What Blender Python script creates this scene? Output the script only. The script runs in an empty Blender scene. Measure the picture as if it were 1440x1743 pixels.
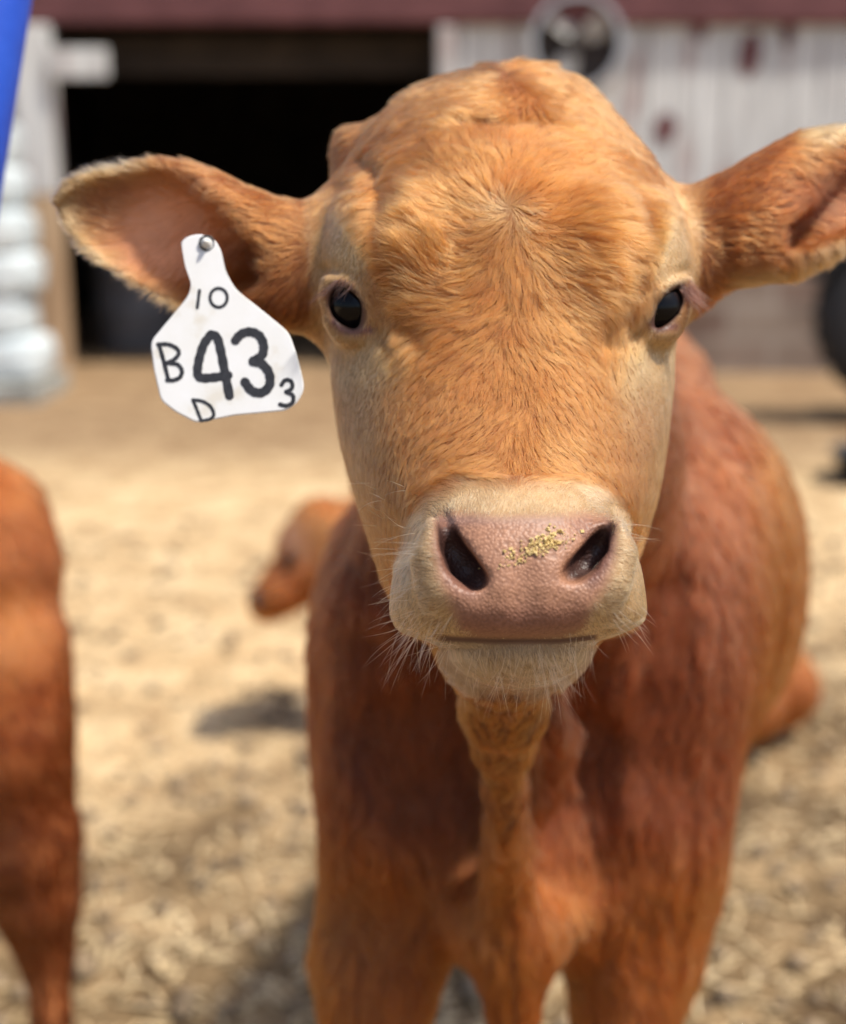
import bpy, math, numpy as np, random
from mathutils import Vector, Matrix, kdtree
rng = np.random.default_rng(7)
random.seed(7)
sc = bpy.context.scene
COL = sc.collection
rad = math.radians
# ------------------------------------------------------------------ camera
FPX = 2284.0            # focal length in photo pixels (photo 1440 x 1743)
CX, CY = 720.0, 871.5
PITCH = rad(13.3)
CAMH = 1.10
cam = bpy.data.cameras.new('camera')
camo = bpy.data.objects.new('camera', cam); COL.objects.link(camo); sc.camera = camo
camo.location = (0, 0, CAMH)
camo.rotation_euler = (math.pi/2 - PITCH, 0, 0)
cam.sensor_fit = 'HORIZONTAL'; cam.sensor_width = 36.0; cam.lens = FPX/1440*36
cam.clip_start = 0.02; cam.clip_end = 900
cam.dof.use_dof = True; cam.dof.focus_distance = 0.632; cam.dof.aperture_fstop = 4.7
# ------------------------------------------------------------------ sky and sun
SUN_EL, SUN_AZ = rad(63), rad(63)      # azimuth: from behind the camera towards the right
world = bpy.data.worlds.new('World'); sc.world = world; world.use_nodes = True
nt = world.node_tree; bg = nt.nodes['Background']
sky = nt.nodes.new('ShaderNodeTexSky'); sky.sky_type = 'NISHITA'; sky.sun_disc = False
sdir = Vector((math.sin(SUN_AZ)*math.cos(SUN_EL), -math.cos(SUN_AZ)*math.cos(SUN_EL), math.sin(SUN_EL)))
sky.sun_elevation = SUN_EL; sky.sun_rotation = math.atan2(sdir.x, sdir.y)
sky.air_density = 1.0; sky.dust_density = 2.5
nt.links.new(sky.outputs[0], bg.inputs[0]); bg.inputs[1].default_value = 0.12
sl = bpy.data.lights.new('sun', 'SUN'); sl.energy = 4.0; sl.angle = rad(4); sl.color = (1, .93, .82)
so = bpy.data.objects.new('sun', sl); COL.objects.link(so); so.location = (3, -3, 6)
so.rotation_euler = (-sdir).to_track_quat('-Z', 'Y').to_euler()
vs = sc.view_settings
vs.view_transform = 'Standard'; vs.look = 'None'; vs.exposure = 0.42; vs.gamma = 1; vs.use_curve_mapping = False
try:
    sc.cycles.max_bounces = 10; sc.cycles.transparent_max_bounces = 8
    sc.cycles.use_denoising = True
    sc.cycles_curves.shape = 'RIBBONS'; sc.cycles_curves.subdivisions = 2
except Exception as e: print(e)
# ------------------------------------------------------------------ frames
CR = np.array([1.0, 0, 0]); CF = np.array([0, math.cos(PITCH), -math.sin(PITCH)]); CU = np.array([0, math.sin(PITCH), math.cos(PITCH)])
CAM = np.array([0, 0, CAMH])
def c2w(X, D, Z): return CAM + np.multiply.outer(X, CR) + np.multiply.outer(D, CF) + np.multiply.outer(Z, CU)
def at(px, py, d):
    px, py, d = np.asarray(px, float), np.asarray(py, float), np.asarray(d, float)
    return c2w((px-CX)/FPX*d, d, (CY-py)/FPX*d)
def ray(px, py): return (px-CX)/FPX*CR + CF + (CY-py)/FPX*CU
def on_y(px, py, Y):
    r = ray(px, py); return CAM + r*(Y/r[1])
def on_ground(px, py, z=0):
    r = ray(px, py); return CAM + r*((z-CAMH)/r[2])
def tocam(P):
    q = np.asarray(P)-CAM; d = q@CF
    return np.stack([CX+FPX*(q@CR)/d, CY-FPX*(q@CU)/d, d], -1)
# ------------------------------------------------------------------ tagging / linking
def tag(o, label=None, cat=None, group=None, kind=None):
    if label: o['label'] = label
    if cat: o['category'] = cat
    if group: o['group'] = group
    if kind: o['kind'] = kind
    return o
def empty(name, loc=(0, 0, 0)):
    o = bpy.data.objects.new(name, None); COL.objects.link(o); o.location = loc; o.empty_display_size = .05; return o
def link(name, data, mat=None, parent=None, smooth=True):
    o = bpy.data.objects.new(name, data); COL.objects.link(o)
    if mat is not None: data.materials.append(mat)
    if parent is not None:
        o.parent = parent; o.matrix_parent_inverse = Matrix.Translation(parent.location).inverted()
    if smooth and hasattr(data, 'polygons') and len(data.polygons):
        data.polygons.foreach_set('use_smooth', [True]*len(data.polygons))
    return o
def np_mesh(name, V, Fq):
    me = bpy.data.meshes.new(name); V = np.ascontiguousarray(V, np.float32); Fq = np.ascontiguousarray(Fq, np.int32)
    k = Fq.shape[1]
    me.vertices.add(len(V)); me.vertices.foreach_set('co', V.ravel())
    me.loops.add(Fq.size); me.loops.foreach_set('vertex_index', Fq.ravel())
    me.polygons.add(len(Fq)); me.polygons.foreach_set('loop_start', np.arange(0, Fq.size, k, dtype=np.int32))
    me.update(calc_edges=True); me.validate(); return me
class MB:
    def __init__(s): s.v = []; s.f = []
    def add(s, V, F):
        o = len(s.v); s.v += [tuple(map(float, p)) for p in V]; s.f += [tuple(i+o for i in f) for f in F]; return s
    def box(s, c, h, M=None, bev=0):
        c = np.array(c, float); hx, hy, hz = h
        if bev <= 0:
            P = [(x*hx, y*hy, z*hz) for x in (-1, 1) for y in (-1, 1) for z in (-1, 1)]
            F = [(0, 1, 3, 2), (4, 6, 7, 5), (0, 4, 5, 1), (2, 3, 7, 6), (0, 2, 6, 4), (1, 5, 7, 3)]
        else:
            P = []; F = []
            for z in (-hz, -hz+bev, hz-bev, hz):
                i = bev if abs(z) == hz else 0
                for (x, y) in ((hx-bev, -hy), (hx, -hy+bev), (hx, hy-bev), (hx-bev, hy), (-hx+bev, hy), (-hx, hy-bev), (-hx, -hy+bev), (-hx+bev, -hy)):
                    P.append((x-np.sign(x)*i, y-np.sign(y)*i, z))
            for r in range(3):
                for k in range(8): F.append((r*8+k, r*8+(k+1) % 8, (r+1)*8+(k+1) % 8, (r+1)*8+k))
            F.append(tuple(range(7, -1, -1))); F.append(tuple(range(24, 32)))
        P = np.array(P)
        if M is not None: P = P@np.array(M).T
        return s.add(P+c, F)
    def tube(s, pts, rs, n=12, cap=True):
        pts = [np.array(p, float) for p in pts]; V = []; F = []
        if np.isscalar(rs): rs = [rs]*len(pts)
        t0 = pts[1]-pts[0]; a = np.cross(t0, [0, 0, 1.0])
        if np.linalg.norm(a) < 1e-6: a = np.array([1.0, 0, 0])
        a /= np.linalg.norm(a)
        for i, p in enumerate(pts):
            t = pts[min(i+1, len(pts)-1)]-pts[max(i-1, 0)]; t /= np.linalg.norm(t)
            a = a-t*(a@t); a /= np.linalg.norm(a); b = np.cross(t, a)
            for k in range(n):
                w = 2*math.pi*k/n; V.append(p+rs[i]*(math.cos(w)*a+math.sin(w)*b))
        for i in range(len(pts)-1):
            for k in range(n): F.append((i*n+k, i*n+(k+1) % n, (i+1)*n+(k+1) % n, (i+1)*n+k))
        if cap: F.append(tuple(range(n-1, -1, -1))); F.append(tuple(range(len(pts)*n-n, len(pts)*n)))
        return s.add(V, F)
    def lathe(s, c, axis, prof, n=40):
        """prof: list of (r, h) along axis"""
        ax = np.array(axis, float); ax /= np.linalg.norm(ax); a = np.cross(ax, [0.3, .2, 1]); a /= np.linalg.norm(a); b = np.cross(ax, a)
        V = [np.array(c)+ax*h+r*(math.cos(2*math.pi*k/n)*a+math.sin(2*math.pi*k/n)*b) for r, h in prof for k in range(n)]
        F = [(i*n+k, i*n+(k+1) % n, (i+1)*n+(k+1) % n, (i+1)*n+k) for i in range(len(prof)-1) for k in range(n)]
        return s.add(V, F)
    def build(s, name, mat, parent=None, smooth=False, **kw):
        me = bpy.data.meshes.new(name); me.from_pydata(s.v, [], s.f); me.update()
        return link(name, me, mat, parent, smooth)
# ------------------------------------------------------------------ materials
def mat_new(name):
    m = bpy.data.materials.new(name); m.use_nodes = True
    return m, m.node_tree.nodes, m.node_tree.links, m.node_tree.nodes['Principled BSDF']
def ramp(n, stops):
    r = n.new('ShaderNodeValToRGB'); e = r.color_ramp.elements
    while len(e) < len(stops): e.new(.5)
    for x, (p, c) in zip(e, stops): x.position = p; x.color = (*c, 1)
    return r
def noise_mat(name, stops, scale=8, rough=.8, bump=.3, stretch=(1, 1, 1), detail=6, bscale=None, bdist=.01, metal=0, spec=.5):
    m, n, l, b = mat_new(name)
    tc = n.new('ShaderNodeTexCoord'); mp = n.new('ShaderNodeMapping'); mp.inputs['Scale'].default_value = stretch
    no = n.new('ShaderNodeTexNoise'); no.inputs['Scale'].default_value = scale; no.inputs['Detail'].default_value = detail
    l.new(tc.outputs['Object'], mp.inputs[0]); l.new(mp.outputs[0], no.inputs['Vector'])
    r = ramp(n, stops); l.new(no.outputs[0], r.inputs[0]); l.new(r.outputs[0], b.inputs['Base Color'])
    n2 = n.new('ShaderNodeTexNoise'); n2.inputs['Scale'].default_value = bscale or scale*3; n2.inputs['Detail'].default_value = 5; l.new(mp.outputs[0], n2.inputs['Vector'])
    bp = n.new('ShaderNodeBump'); bp.inputs['Strength'].default_value = bump; bp.inputs['Distance'].default_value = bdist
    l.new(n2.outputs[0], bp.inputs['Height']); l.new(bp.outputs[0], b.inputs['Normal'])
    b.inputs['Roughness'].default_value = rough; b.inputs['Metallic'].default_value = metal; b.inputs['Specular IOR Level'].default_value = spec
    return m
# ------------------------------------------------------------------ implicit field toolkit
class Field:
    def __init__(s, xs, ys, ds):
        s.ax = [np.asarray(a, np.float32) for a in (xs, ys, ds)]
        s.F = np.full([len(a) for a in s.ax], 0.2, np.float32)
    def sl(s, b):
        r = []
        for a, (lo, hi) in zip(s.ax, b):
            i = max(0, int(np.searchsorted(a, lo))-1); j = min(len(a), int(np.searchsorted(a, hi))+1)
            if j <= i: return None
            r.append(slice(i, j))
        return tuple(r)
    def apply(s, fn, b, k=.01, op='u'):
        q = s.sl(b)
        if q is None: return
        x = s.ax[0][q[0]][:, None, None]; y = s.ax[1][q[1]][None, :, None]; z = s.ax[2][q[2]][None, None, :]
        d = fn(x, y, z).astype(np.float32); a = s.F[q]
        if op == 's': a = -a
        h = np.maximum(k-np.abs(a-d), 0)/k
        r = np.minimum(a, d)-h*h*k*.25
        s.F[q] = -r if op == 's' else r
    def surf(s, x, y):
        """depth of the first surface seen at x,y"""
        i = int(np.argmin(abs(s.ax[0]-x))); j = int(np.argmin(abs(s.ax[1]-y))); c = s.F[i, j]
        k = int(np.argmax(c < 0))
        if k == 0: return None
        t = c[k-1]/(c[k-1]-c[k]); return float(s.ax[2][k-1]+t*(s.ax[2][k]-s.ax[2][k-1]))
    def mesh(s):
        F = s.F; S = F < 0; nx, ny, nz = F.shape
        cnt = np.zeros((nx-1, ny-1, nz-1), np.uint8)
        for i in (0, 1):
            for j in (0, 1):
                for k in (0, 1): cnt += S[i:nx-1+i, j:ny-1+j, k:nz-1+k]
        act = (cnt > 0) & (cnt < 8); I = np.argwhere(act); ids = np.full(cnt.shape, -1, np.int32); ids[act] = np.arange(len(I))
        acc = np.zeros((len(I), 3)); w = np.zeros(len(I))
        cs = [(0, 0, 0), (1, 0, 0), (0, 1, 0), (1, 1, 0), (0, 0, 1), (1, 0, 1), (0, 1, 1), (1, 1, 1)]
        val = [F[I[:, 0]+c[0], I[:, 1]+c[1], I[:, 2]+c[2]].astype(float) for c in cs]
        for a in range(8):
            for b in range(a+1, 8):
                ca, cb = np.array(cs[a]), np.array(cs[b])
                if abs(ca-cb).sum() != 1: continue
                m = (val[a] < 0) != (val[b] < 0); t = val[a][m]/(val[a][m]-val[b][m])
                acc[m] += ca+(cb-ca)*t[:, None]; w[m] += 1
        P = I+acc/w[:, None]
        V = np.stack([np.interp(P[:, i], np.arange(len(s.ax[i])), s.ax[i]) for i in range(3)], -1)
        Q = []
        for ax in range(3):
            o = [i for i in range(3) if i != ax]
            lo = [slice(None)]*3; hi = [slice(None)]*3; lo[ax] = slice(0, -1); hi[ax] = slice(1, None)
            for q in o:
                lo[q] = slice(1, -1); hi[q] = slice(1, -1)
            A, B = S[tuple(lo)], S[tuple(hi)]; E = np.argwhere(A != B)
            inside = A[E[:, 0], E[:, 1], E[:, 2]]
            E[:, o[0]] += 1; E[:, o[1]] += 1
            def cell(du, dv):
                c = E.copy(); c[:, o[0]] += du; c[:, o[1]] += dv; return ids[c[:, 0], c[:, 1], c[:, 2]]
            q = np.stack([cell(-1, -1), cell(0, -1), cell(0, 0), cell(-1, 0)], -1)
            flip = inside if ax == 1 else ~inside
            q[flip] = q[flip][:, ::-1]
            Q.append(q)
        Q = np.concatenate(Q); Q = Q[(Q >= 0).all(1)]
        return V, Q
def smooth_verts(V, Q, it=2, lam=.5):
    for _ in range(it):
        acc = np.zeros_like(V); c = np.zeros(len(V))
        for a, b in ((0, 1), (1, 2), (2, 3), (3, 0)):
            for i, j in ((a, b), (b, a)):
                for q in range(3): acc[:, q] += np.bincount(Q[:, i], V[Q[:, j], q], len(V))
                c += np.bincount(Q[:, i], minlength=len(V))
        V = V+lam*(acc/np.maximum(c, 1)[:, None]-V)
    return V
def vnormals(V, Q):
    n = np.cross(V[Q[:, 2]]-V[Q[:, 0]], V[Q[:, 3]]-V[Q[:, 1]]); N = np.zeros_like(V)
    for i in range(4):
        for q in range(3): N[:, q] += np.bincount(Q[:, i], n[:, q], len(V))
    return N/np.maximum(np.linalg.norm(N, axis=1), 1e-12)[:, None]
def cap_sdf(P, a, b, ra, rb, sc3=(1, 1, 1)):
    """P: tuple of coordinate arrays"""
    a = np.array(a, float)/sc3; b = np.array(b, float)/sc3; P = [p/q for p, q in zip(P, sc3)]
    ab = b-a; L = max(ab@ab, 1e-12)
    t = np.clip(((P[0]-a[0])*ab[0]+(P[1]-a[1])*ab[1]+(P[2]-a[2])*ab[2])/L, 0, 1)
    dx = P[0]-a[0]-t*ab[0]; dy = P[1]-a[1]-t*ab[1]; dz = P[2]-a[2]-t*ab[2]
    return np.sqrt(dx*dx+dy*dy+dz*dz)-(ra+(rb-ra)*t)
def ell_sdf(P, c, r, M=None):
    q = [P[i]-c[i] for i in range(3)]
    if M is not None: q = [M[i][0]*q[0]+M[i][1]*q[1]+M[i][2]*q[2] for i in range(3)]
    k0 = np.sqrt((q[0]/r[0])**2+(q[1]/r[1])**2+(q[2]/r[2])**2)+1e-9
    k1 = np.sqrt((q[0]/r[0]**2)**2+(q[1]/r[1]**2)**2+(q[2]/r[2]**2)**2)+1e-9
    return k0*(k0-1)/k1
# ------------------------------------------------------------------ fur
def make_fur(name, parent, mat, R, N, T, L, rad0, C, lift=.3, clump=.004, cl=.55, wave=.15, npt=5, seed=1):
    """R roots, N normals, T unit tangents, L lengths, C colours"""
    g = np.random.default_rng(seed); n = len(R)
    B = np.cross(N, T)
    L = L*(.7+.6*g.random(n)); lift = np.broadcast_to(lift, (n,))*(.6+.8*g.random(n))
    ang = g.normal(0, .16, n); T = T*np.cos(ang)[:, None]+B*np.sin(ang)[:, None]
    t = np.linspace(0, 1, npt)
    ph = g.random(n)*6.28; fr = 2+3*g.random(n)
    if clump > 0:
        m = max(8, int(n/18)); gi = g.choice(n, m, replace=False)
        kd = kdtree.KDTree(m)
        for a, b in enumerate(gi): kd.insert(R[b], a)
        kd.balance()
        near = np.fromiter((kd.find(R[i])[1] for i in range(n)), np.int64, n); G = gi[near]
        ph = .8*ph[G]+.2*ph; fr = fr[G]
    wave = np.broadcast_to(wave, (n,))
    P = np.zeros((n, npt, 3))
    for i, s in enumerate(t):
        up = lift*s*(1-.45*s)
        w = wave*np.sin(ph+fr*s*2)*s*.35
        P[:, i] = R+L[:, None]*(T*(s*np.sqrt(1-np.minimum(lift, .95)**2*.6))[:, None]+N*up[:, None]+B*w[:, None])
    if clump > 0 and cl > 0:
        dist = np.linalg.norm(R-R[G], axis=1); ok = np.clip(1.4-dist/clump, 0, 1)*(.5+.5*g.random(n))*np.clip((L-.003)/.006, .12, 1)
        same = np.clip((T*T[G]).sum(1), 0, 1)
        for i, s in enumerate(t):
            f = (cl*ok*same*s**.7)[:, None]
            P[:, i] = P[:, i]*(1-f)+(P[G, i])*f
        cv = .72+.50*g.random(m); cv[g.random(m) < .04] *= .5
        C = C*(.45+.55*cv[near])[:, None]
    hc = bpy.data.hair_curves.new(name); hc.add_curves([npt]*n)
    hc.attributes['position'].data.foreach_set('vector', P.astype(np.float32).ravel())
    ra = hc.attributes.get('radius') or hc.attributes.new('radius', 'FLOAT', 'POINT')
    prof = np.array([1, .95, .85, .6, .15]) if npt == 5 else np.linspace(1, .15, npt)
    ra.data.foreach_set('value', (np.broadcast_to(rad0, (n,))[:, None]*prof).astype(np.float32).ravel())
    ca = hc.attributes.new('hcol', 'FLOAT_COLOR', 'CURVE')
    C = C*(.86+.28*g.random(n))[:, None]
    ca.data.foreach_set('color', np.concatenate([C, np.ones((n, 1))], 1).astype(np.float32).ravel())
    try: hc.set_types(type='POLY')
    except Exception: pass
    o = bpy.data.objects.new(name, hc); COL.objects.link(o); hc.materials.append(mat)
    o.parent = parent; o.matrix_parent_inverse = Matrix.Translation(parent.location).inverted()
    return o
def sample_mesh(V, Q, N, dens, g, extra=()):
    """dens per vertex, hairs per m2"""
    tri = np.concatenate([Q[:, [0, 1, 2]], Q[:, [0, 2, 3]]])
    ar = np.linalg.norm(np.cross(V[tri[:, 1]]-V[tri[:, 0]], V[tri[:, 2]]-V[tri[:, 0]]), axis=1)/2
    w = ar*dens[tri].mean(1); cs = np.cumsum(w); n = int(cs[-1])
    k = np.searchsorted(cs, g.random(n)*cs[-1]); k = np.minimum(k, len(tri)-1)
    u = g.random(n); v = g.random(n); m = u+v > 1; u[m] = 1-u[m]; v[m] = 1-v[m]
    bc = np.stack([1-u-v, u, v], -1); ix = tri[k]
    f = lambda A: (A[ix]*bc[..., None]).sum(1) if A.ndim == 2 else (A[ix]*bc).sum(1)
    Nn = f(N); Nn /= np.maximum(np.linalg.norm(Nn, axis=1), 1e-9)[:, None]
    return f(V), Nn, [f(e) for e in extra]
def fur_mat(name, rough=.35, rr=.5):
    m = bpy.data.materials.new(name); m.use_nodes = True; n = m.node_tree.nodes; l = m.node_tree.links; n.clear()
    out = n.new('ShaderNodeOutputMaterial'); h = n.new('ShaderNodeBsdfHairPrincipled'); h.parametrization = 'COLOR'
    at_ = n.new('ShaderNodeAttribute'); at_.attribute_name = 'hcol'
    l.new(at_.outputs['Color'], h.inputs['Color'])
    h.inputs['IOR'].default_value = 1.38
    h.inputs['Roughness'].default_value = rough; h.inputs['Radial Roughness'].default_value = rr
    l.new(h.outputs[0], out.inputs['Surface']); return m
# ================================================================== MAIN CALF
S = 0.00028             # metres per photo pixel around the head
px = np.concatenate([np.arange(84, 1466, 6), np.arange(1474, 1680, 9)])
px = np.concatenate([np.arange(-60, 84, 14), px, np.arange(1694, 1900, 16)]).astype(float)
py = np.concatenate([np.arange(76, 1262, 6), np.arange(1272, 2900, 15)]).astype(float)
dd = np.concatenate([np.arange(.535, .90, .0024), np.arange(.91, 2.35, .013)])
G = Field(px, py, dd)
INF = 1e9
def prof(pairs):
    a = np.array(pairs, float)
    o = np.argsort(a[:, 0]); a = a[o]
    # smooth monotone-ish interpolation
    yy = np.arange(a[0, 0], a[-1, 0]+1, 2.0); v = np.interp(yy, a[:, 0], a[:, 1])
    k = np.hanning(13); k /= k.sum(); v = np.convolve(np.pad(v, 6, mode='edge'), k, 'valid')
    return lambda y: np.interp(y, yy, v)
def loft(xl, xr, df, yc, bb, nf=2.3, nb=2.0, smin=.012):
    """rows of a super-ellipse: left/right px, front depth, depth of the widest point, back half depth"""
    def fn(x, y, d):
        l, r = xl(y), xr(y); c = (l+r)/2*S; a = np.maximum((r-l)/2*S, 1e-3); Y = yc(y); bf = np.maximum(Y-df(y), 1e-3)
        X = np.abs(x*S-c)/a
        qf = (X**nf+(np.maximum(Y-d, 0)/bf)**nf)**(1/nf); qb = (X**nb+(np.maximum(d-Y, 0)/bb)**nb)**(1/nb)
        q = np.where(d < Y, qf, qb)
        return (q-1)*np.maximum(np.minimum(a, bf), smin)
    return fn
# cranium, cheeks and jaw
xl = prof([(114, 850), (120, 815), (128, 778), (140, 738), (158, 698), (200, 648), (250, 610), (300, 579), (350, 558), (400, 551), (450, 552), (500, 557), (550, 562), (600, 562), (650, 565), (700, 571), (750, 579), (800, 592), (850, 607), (900, 624), (950, 640), (1000, 658), (1050, 690), (1090, 740), (1130, 785), (1160, 825)])
xr = prof([(114, 912), (120, 940), (128, 965), (140, 985), (158, 1008), (200, 1048), (250, 1092), (300, 1126), (350, 1150), (400, 1164), (450, 1170), (500, 1166), (550, 1152), (600, 1149), (650, 1147), (700, 1142), (750, 1136), (800, 1128), (850, 1118), (900, 1102), (950, 1085), (1000, 1066), (1050, 1045), (1090, 1012), (1130, 980), (1160, 945)])
df = prof([(92, .775), (110, .760), (150, .733), (200, .711), (260, .692), (320, .681), (380, .676), (450, .673), (520, .669), (600, .661), (700, .647), (780, .634), (850, .620), (900, .615), (1000, .62), (1100, .65), (1160, .68)])
yc = prof([(92, .80), (150, .79), (250, .772), (350, .758), (450, .750), (550, .745), (650, .738), (750, .733), (850, .730), (950, .732), (1050, .74), (1160, .76)])
G.apply(loft(xl, xr, df, yc, .085, nf=2.15), ((520, 1210), (114, 1160), (.6, .9)), k=.004)
# muzzle
ml = prof([(818, 800), (830, 762), (850, 736), (880, 714), (920, 697), (960, 676), (1000, 667), (1040, 664), (1065, 672), (1082, 695), (1094, 750)])
mr = prof([(818, 975), (830, 1010), (850, 1034), (880, 1052), (920, 1070), (960, 1088), (1000, 1096), (1040, 1100), (1060, 1094), (1076, 1060), (1094, 1005)])
mf = prof([(818, .622), (830, .611), (850, .602), (880, .5935), (920, .587), (960, .5835), (1000, .582), (1040, .5835), (1065, .587), (1082, .594), (1094, .606)])
my = prof([(818, .66), (900, .65), (1000, .642), (1094, .65)])
G.apply(loft(ml, mr, mf, my, .07, nf=2.35), ((640, 1125), (818, 1094), (.56, .74)), k=.010)
hp = lambda x, y, d: (x*S, y*S, d)
def hb(x, y, d, r): return ((x-r/S-30, x+r/S+30), (y-r/S-30, y+r/S+30), (d-r-.01, d+r+.01))
def blob(x, y, d, r, k=.012, op='u', M=None):
    rr = max(r)
    G.apply(lambda X, Y, D: ell_sdf(hp(X, Y, D), (x*S, y*S, d), r, M), hb(x, y, d, rr), k, op)
def chain(pts, k=.006, op='u'):
    for a, b in zip(pts[:-1], pts[1:]):
        r = max(a[3], b[3]); A = (a[0]*S, a[1]*S, a[2]); B_ = (b[0]*S, b[1]*S, b[2])
        lo = [min(a[i], b[i]) for i in range(3)]; hi = [max(a[i], b[i]) for i in range(3)]
        G.apply(lambda X, Y, D: cap_sdf(hp(X, Y, D), A, B_, a[3], b[3]),
                ((lo[0]-r/S-30, hi[0]+r/S+30), (lo[1]-r/S-30, hi[1]+r/S+30), (lo[2]-r-.01, hi[2]+r+.01)), k, op)
# chin and lower jaw
blob(884, 1096, .650, (.0330, .0178, .046), .004)
blob(880, 1080, .70, (.036, .026, .06), .015)
# poll bump
# brow swellings and orbits
blob(622, 455, .712, (.0165, .028, .026), .022)
blob(1110, 452, .716, (.0150, .028, .026), .022)
# cheek ridges
# nostril wings: lifted rims
chain([(742, 905, .600, .0065), (738, 950, .598, .008), (752, 1005, .596, .008), (790, 1030, .592, .006)], .010)
chain([(1042, 900, .602, .006), (1050, 945, .601, .0075), (1036, 990, .598, .0075), (1000, 1022, .594, .006)], .010)
def sf(x, y, o=0): return (G.surf(x, y) or .72)+o
NL = [(755, 876, .0018), (760, 902, .0034), (768, 930, .0049), (781, 956, .0062), (798, 977, .0062), (814, 988, .0042)]
NR = [(1036, 882, .0018), (1030, 904, .0030), (1017, 932, .0043), (999, 955, .0050), (980, 971, .0044), (965, 982, .0028)]
nl = [(x, y, sf(x, y, .0012), q_) for x, y, q_ in NL]; nr = [(x, y, sf(x, y, .0012), q_) for x, y, q_ in NR]
nl2 = [(762, 908, sf(762, 908, .006), .0036), (772, 938, sf(772, 938, .011), .0052), (790, 966, sf(790, 966, .013), .0062), (808, 982, sf(808, 982, .009), .0048)]; NLd = sf(790, 966); nl3 = [(766, 922, sf(766, 922, .004), .0046), (784, 956, sf(784, 956, .006), .0060), (810, 986, sf(810, 986, .006), .0058)]
nr2 = [(1028, 908, sf(1028, 908, .006), .0030), (1016, 932, sf(1016, 932, .010), .0043), (998, 954, sf(998, 954, .012), .0052), (978, 972, sf(978, 972, .009), .0038)]; NRd = sf(998, 954); nr3 = [(1018, 928, sf(1018, 928, .006), .0046), (974, 976, sf(974, 976, .007), .005)]
for c_ in (nl, nr): chain(c_, .0035, 's')
for c_ in (nl2, nr2, nl3, nr3): chain(c_, .003, 's')
# philtrum and muzzle corner dents
chain([(890, 900, .578, .004), (892, 1080, .578, .003)], .010, 's')
chain([(770, 1040, .576, .004), (745, 1075, .59, .004)], .010, 's')
# mouth line
chain([(745, 1084, .612, .0028), (790, 1089, .598, .0022), (840, 1091, .592, .0020), (890, 1092, .590, .0020), (950, 1091, .592, .0020), (1005, 1086, .600, .0022), (1040, 1072, .62, .0028)], .003, 's')
# ---- eyes: lids, opening
def tilt(deg):
    c, s = math.cos(rad(deg)), math.sin(rad(deg)); return ((c, s, 0), (-s, c, 0), (0, 0, 1))
EYL = (588, 522); EYR = (1140, 522)
dL = G.surf(600, 522)+.0122; dR = G.surf(1115, 524)+.0124
ER = .0142
EYES = [(606, 522, dL, 589, 523, 26.5, 41, -26), (1117, 524, dR, 1138, 524, 18, 42, 32)]
for (ex, ey, ed, ox, oy, a_, b_, tl_) in EYES:
    G.apply(lambda X, Y, D: ell_sdf(hp(X, Y, D), (ex*S, ey*S, ed), (ER+.0014, ER+.0028, ER+.0022)), hb(ex, ey, ed, ER+.004), .010)
# lid rolls
chain([(x, y, sf(x, y, .0022), .0029) for x, y in ((553, 500), (562, 480), (584, 473), (606, 482), (620, 505))], .005)
chain([(x, y, sf(x, y, .0026), .0026) for x, y in ((562, 548), (578, 568), (602, 572), (626, 560))], .005)
chain([(x, y, sf(x, y, .0022), .0029) for x, y in ((1126, 494), (1140, 476), (1156, 468), (1168, 476))], .005)
chain([(x, y, sf(x, y, .0026), .0026) for x, y in ((1108, 552), (1124, 566), (1140, 566))], .005)
for (ex, ey, ed, ox, oy, a_, b_, tl_) in EYES:
    c_, s_ = math.cos(rad(tl_)), math.sin(rad(tl_))
    def opening(X, Y, D):
        u = ((X-ox)*c_+(Y-oy)*s_*1.0); v = (-(X-ox)*s_+(Y-oy)*c_)
        q_ = (np.abs(u/a_)**1.5+np.abs(v/b_)**1.5)**(1/1.5)
        return np.maximum((q_-1)*a_*S, D-(ed+.004))+X*0
    G.apply(opening, ((ox-70, ox+70), (oy-70, oy+70), (.6, ed+.02)), .0018, 's')
# crease above the lids, tear trough below inner corner
chain([(x, y, sf(x, y, -.0012), .0020) for x, y in ((548, 458), (566, 458), (590, 468), (615, 486))], .004, 's')
chain([(x, y, sf(x, y, -.0012), .0018) for x, y in ((1132, 476), (1150, 464), (1176, 460))], .004, 's')
chain([(x, y, sf(x, y, -.0016), .0020) for x, y in ((634, 560), (656, 574), (676, 588))], .006, 's')
chain([(x, y, sf(x, y, -.0016), .0020) for x, y in ((1106, 560), (1090, 572), (1070, 584))], .006, 's')
# folds on the forehead crown
chain([(x, y, sf(x, y, -.001), .0022) for x, y in ((790, 209), (820, 205), (850, 207))], .009, 's')
chain([(x, y, sf(x, y, -.001), .0022) for x, y in ((880, 208), (905, 204), (935, 206))], .009, 's')
blob(722, 430, sf(722, 430, .009), (.0165, .030, .0145), .012)
blob(1008, 440, sf(1008, 440, .010), (.0175, .032, .0145), .014)
chain([(x, y, sf(x, y, -.0008), .0024) for x, y in ((610, 266), (635, 285), (652, 320), (660, 362), (664, 420), (668, 475), (682, 530), (716, 574))], .007, 's')
chain([(x, y, sf(x, y, -.0008), .0020) for x, y in ((1080, 340), (1088, 400), (1080, 470), (1066, 530), (1040, 578))], .008, 's')
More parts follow.
